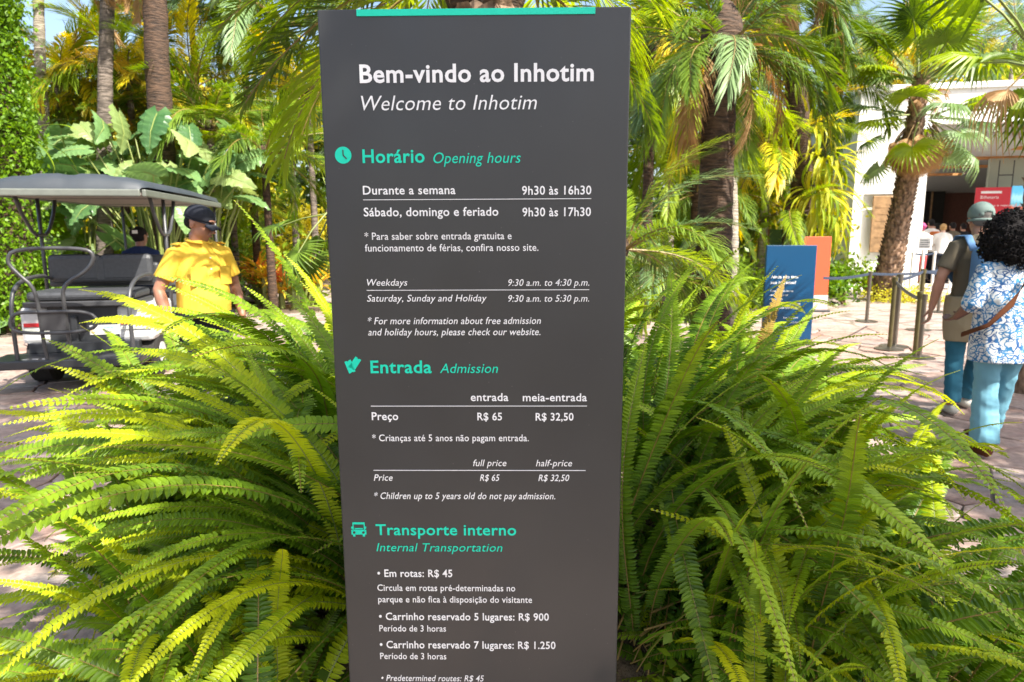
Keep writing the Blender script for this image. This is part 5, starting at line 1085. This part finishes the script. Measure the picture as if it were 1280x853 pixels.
for i in range(760):
    z_ = rc.uniform(-.85, 1); a = rc.uniform(0, 6.283); s_ = math.sqrt(1-z_*z_); d = Vector((s_*math.cos(a), s_*math.sin(a), z_)); c0 = H(0, -.02, -.02)+Vector((d.x*.155, d.y*.15, d.z*.185))*rc.uniform(.92, 1.1)
    e1 = d.orthogonal().normalized(); e1.rotate(Matrix.Rotation(rc.uniform(0, 6.28), 3, d)); e2 = d.cross(e1); ra = rc.uniform(.009, .018)
    q.loft([c0+e1*math.cos(j*.95)*ra+e2*math.sin(j*.95)*ra+d*(.004*j) for j in range(8)], rc.uniform(.0028, .0045), 4)
q.build('curl', MATS['hair_black'], base_h)
st_ = [(.1, .1, 1.4), (.09, 0, 1.49), (.06, -.115, 1.44), (-.02, -.185, 1.32), (-.14, -.215, 1.16), (-.26, -.18, 1.01), (-.33, -.02, .92)]
MB().loft([S(p) for p in st_], [(.004, .021)]*7, 8, up=(.55, 0, .8)).build('bag_strap', MATS['leather'], t, smooth=True)
MB().bbox(-.028, .028, -.008, .008, -.02, .02, .004, Matrix.Translation(S((.0, -.18, 1.345))) @ Matrix.Rotation(R(-50), 4, 'Y')).build('buckle', MATS['metal_gold'], t)
# person at the right edge, arm in view
t, S, H = person('person mostly beyond the right edge, bare hanging arm with a bracelet and phone', (3.13, 3.55, .02), R(0), 1.7, 'skin_tan', 'cloth_white', 'cloth_navy', 'cloth_black', 'hair_brown',
    arms={'L': [(-.24, -.01, 1.13), (-.235, .06, .87), (0, .15, -1)], 'curl': .9}, legs={'L': [(-.1, .02, .5), (-.12, -.05, .09)], 'R': [(.1, .05, .5), (.1, .3, .09)]}, voxel=.008, sleeve=.3)
q = MB(); q.loft([S((-.236+.031*math.cos(a), .045+.031*math.sin(a), .905)) for a in [i*math.pi/8 for i in range(17)]], .004, 6, False); q.build('bracelet', MATS['metal_gold'], t)
ph = tag(MB().bbox(-.005, .005, -.038, .038, -.075, .075, .004).build('phone', MATS['phone_dark']), 'dark phone held in the hanging hand at the right edge', 'phone'); ph.location = (2.9, 3.66, .74); ph.rotation_euler = (R(20), 0, 0)
# the queue under the porch
qd = [(1149, 16.9, 'skin_dark', 'cloth_white', 'cloth_red', 'hair_pink', 'bun', 'woman with pink hair, white top and red trousers in the queue', 1.62, 1),
      (1160, 18.3, 'skin_tan', 'cloth_white', 'cloth_black', 'hair_black', 'short', 'man in a white shirt with an orange backpack in the queue', 1.72, 0),
      (1168, 19., 'skin_tan', 'cloth_black', 'cloth_black', 'hair_black', 'short', 'dark-haired person in black behind the white notice post', 1.62, 2),
      (1175, 17.8, 'skin_light', 'cloth_white', 'cloth_black', 'hair_blonde', 'bun', 'blonde woman in a cream blouse and black skirt in the queue', 1.6, 1),
      (1187, 18.8, 'skin_brown', 'shirt_taupe', 'cloth_black', 'hair_black', 'short', 'dark-haired person in brown right of the blonde woman', 1.64, 2),
      (1200, 19.2, 'skin_tan', 'cloth_black', 'cloth_black', 'hair_black', 'short', 'person in black farthest right in the queue', 1.62, 0),
      (1131, 18.2, 'skin_brown', 'cloth_navy', 'cloth_navy', 'hair_black', 'short', 'person in dark blue half hidden by the leaning palm trunk', 1.7, 0)]
for px, D, sk, tp, bt3, hr, hs, lab, hh, vv in qd:
    c = P(px, 330, D); t, S, H = person(lab, (c.x, D, .06), R(random.uniform(-30, 30)), hh, sk, tp, bt3, 'cloth_black', hr, hairstyle=hs, voxel=.02, group='people queuing under the porch', sleeve=(0 if hr == 'hair_pink' else 1.7 if hr == 'hair_blonde' else .5), arms={'L': [(-.25, .05, 1.15), (-.2, .25, 1.1), (0, 1, .2)], 'R': [(.24, 0, 1.15), (.25, .1, .92), (0, .1, -1)]} if vv else None, loose=1.05)
    if 'orange' in lab: MB().bbox(-.13, .13, -.26, -.12, 1.02, 1.38, .05).build('backpack', MATS['cloth_orange'], t, smooth=True)
    del t['group']

# ------------------------------------------------------------------ boards, posts and belts
solid('board_blue', (.0, .05, .13), .35, var=.05, scale=2, bmp=0); solid('board_orange', (.5, .075, .025), .5, var=.05, scale=2, bmp=0); solid('board_green', (.08, .16, .05), .5, var=.1); solid('board_brown', (.25, .1, .05), .5); solid('board_pink', (.5, .4, .38), .6, var=.06)
def board(label, px0, px1, pyt, D, mat, rz=0, z0=.02, name='information_board'):
    a, b_ = P(px0, pyt, D), P(px1, pyt, D); t = thing(name, label, 'sign board', ((a.x+b_.x)/2, D, .02), rz); w_ = (b_.x-a.x)/2/math.cos(rz)
    MB().bbox(-w_, w_, 0, .06, .03, a.z-.02, .006).build('panel', MATS[mat], t); MB().bbox(-w_-.02, w_+.02, -.1, .16, 0, .03, .005).build('foot', MATS['sign_edge'], t); return t, w_, a.z-.02
t, w_, zt = board('blue board asking about tickets, in front of the orange board', 959.5, 1021, 307, 9., 'board_blue', R(-3))
z_ = lambda py: P(990, py, 9.).z-.02
xx = lambda px: (P(px, 350, 9.).x-t.location.x)
for s_, xa, xb, yb, cp_, bo in (('Ainda não tem', 964, 997, 348, 3.6, .02), ('seu ingresso?', 964, 995, 355, 3.6, .02), ('Compre pelo site ou', 964, 992, 365, 2.4, 0), ('retire aqui na', 964, 986, 370, 2.4, 0), ('recepção', 964, 980, 375, 2.4, 0), ('If you do not have', 976, 1002, 381, 2.8, .01), ('your ticket yet', 976, 998, 386, 2.8, .01), ('buy it online', 982, 1000, 398, 2., 0), ('or collect it here', 982, 1002, 404, 2., 0), ('at the reception desk', 982, 1008, 410, 2., 0)):
    lettering(t, s_, xx(xa), xx(xb), z_(yb), cp_*9/853, W_, bold=bo, y=-.002)
t, w_, zt = board('orange board with a pale foot standing behind the blue one', 1005.5, 1040, 296, 12.6, 'board_orange'); MB().bbox(-w_-.005, w_+.005, -.005, .065, .031, .3, .004).build('pale_foot_band', MATS['board_pink'], t)
t, w_, zt = board('board with brown, green and pale pink fields behind the blue board', 949, 1001, 287, 14., 'board_green')
MB().box(-w_, -w_*.5, -.003, -.0005, .032, zt-.001).build('brown_field', MATS['board_brown'], t); MB().box(w_*.12, w_, -.003, -.0005, .032, zt-.001).build('pink_field', MATS['board_pink'], t)
solid('steel', (.2, .18, .15), .3, metal=.9, var=.1); solid('steel_gold', (.15, .13, .06), .35, metal=.7, var=.15); solid('belt_blue', (.018, .03, .055), .8); solid('post_white', (.7, .68, .65), .4); solid('belt_grey', (.2, .2, .2), .6)
def post(label, px, pytop, pyb, D, mat='steel', r_=.028, hh=None):
    c = P(px, pyb, D); t = thing('queue_post', label, 'queue post', (c.x, D, .02), 0, 'queue barrier posts'); H_ = hh or max(.8, min(1.05, P(px, pytop, D).z-.02))
    MB().loft([(0, 0, 0), (0, 0, .012), (0, 0, .03), (0, 0, .034)], [.17, .17, .06, .03], 24).build('base', MATS['steel' if mat != 'post_white' else mat], t, smooth=False)
    MB().loft([(0, 0, .03), (0, 0, H_-.06), (0, 0, H_-.06), (0, 0, H_), (0, 0, H_+.005)], [r_, r_, r_*1.3, r_*1.3, r_*.9], 14).build('pole', MATS[mat], t); return t, H_
def dpt(py): # distance at which the ground lies at a pixel row
    d = ray(640, py); return -EYE.z/d.z*d.y
A, hA = post('steel post left of the leaning palm, holding the long dark belt', 1083, 340, 403, 11.2)
Bp, hB = post('dull brass post left of the pair, close to the fern tips', 1113, 363, 420, 8.6, 'steel_gold', .027, .92); C_, hC = post('brass post with a steel one beside it, nearer the man with the cap', 1145, 385, 425, 8.1, 'steel_gold', .027, .78)
C2, hC2 = post('grey post standing right against the brass one', 1151, 385, 425, 8.0, 'steel', .026, .76); D2, hD = post('tall brass post behind the short pair', 1148, 345, 410, 10.2, 'steel_gold', .03, .92); D3, _ = post('grey post standing close beside the leftmost brass post', 1119, 360, 420, 8.8, 'steel', .03, .94)
E1, hE = post('steel post behind the man with the cap, base by his hand', 1172, 340, 396, 12.4); 
def belt(frm, a, b_, mat='belt_blue', sag=.03, h=.05, name='belt'):
    a, b_ = Vector(a), Vector(b_); o = frm.location; q = MB(); pts = [a.lerp(b_, i/8)-Vector((0, 0, sag*4*(i/8)*(1-i/8))) for i in range(9)]
    q.loft([p-o for p in pts], [(.003, h/2)]*9, 6, up=(0, 0, 1)); return q.build(name, MATS[mat], frm)
pt = lambda o, h_: tuple(o.location+Vector((0, 0, h_-.03)))
bA = P(1022, 345, 10.6); belt(A, pt(A, hA), (bA.x, 10.4, hA-.02)); belt(A, pt(A, hA), pt(E1, hE), sag=.04); belt(D2, pt(D2, hD), pt(Bp, hB)); belt(D2, pt(D2, hD), (pt(E1, hE)[0]+.5, 11.5, hE-.1)); belt(Bp, pt(Bp, hB-.02), pt(C_, hC-.05), 'belt_grey'); 
wp = []
for i, (px, D) in enumerate(((1137, 16.2), (1164, 16.4), (1186, 16.2), (1118, 17.0))):
    lab = ('white post at the porch before the woman with red trousers', 'white post at the porch before the blonde woman', 'white post at the porch behind the elbow of the man with the cap', 'white post beside the leaning palm trunk')[i]
    wp.append(post(lab, px, 340, 365, D, 'post_white', .03, .95))
for (a, ha), (b_, hb) in zip(wp, wp[1:3]): belt(a, pt(a, ha), pt(b_, hb))
np_ = thing('notice_stand', 'small grey notice in a white frame on a white stand before the queue', 'sign stand', (P(1151, 350, 14.5).x, 14.5, .02))
MB().loft([(0, 0, 0), (0, 0, .012), (0, 0, .03)], [.17, .17, .05], 20).build('base', MATS['post_white'], np_); MB().loft([(0, 0, .03), (0, 0, 1.06)], .03, 12).build('pole', MATS['post_white'], np_)
MB().bbox(-.16, .16, -.02, .01, 1.06, 1.36, .008).build('frame', MATS['post_white'], np_); MB().box(-.12, .12, -.024, -.019, 1.1, 1.31).build('notice', MATS['belt_grey'], np_)
q = MB(); [q.box(-.1, .1-.03*(i % 2), -.0262, -.0245, 1.12+i*.045, 1.135+i*.045) for i in range(4)]; q.build('print_line', MATS['cloth_black'], np_)
# fallen leaves on the paving
LF = [(-1.62, 2.35), (-1.7, 3.2), (1.9, 2.6), (2.3, 4.1), (-2.6, 4.3), (-2.1, 2.9), (1.75, 3.4), (3.1, 4.9)]
for i, (x, y) in enumerate(LF):
    o = ob('fallen_leaf', STR[['flower_yellow', 'palm_dry' if False else 'bush_yellow'][i % 2]][i % 3], None, (x, y, .034), (0, R(4), i*1.7), (.13, .5, .05)); tag(o, ('yellow fallen leaf lying just left of the fern bed', 'yellow fallen leaf on the paving below the golf cart footboard', 'yellow fallen leaf close to the right rim of the fern bed', 'yellow fallen leaf on the paving before the woman in the patterned blouse', 'yellow fallen leaf on the sunlit paving behind the left ferns', 'yellow fallen leaf under the long fronds at the left edge', 'yellow fallen leaf half under the right-hand ferns', 'yellow fallen leaf by the feet of the person at the right edge')[i], 'leaf', 'fallen leaves on the paving')
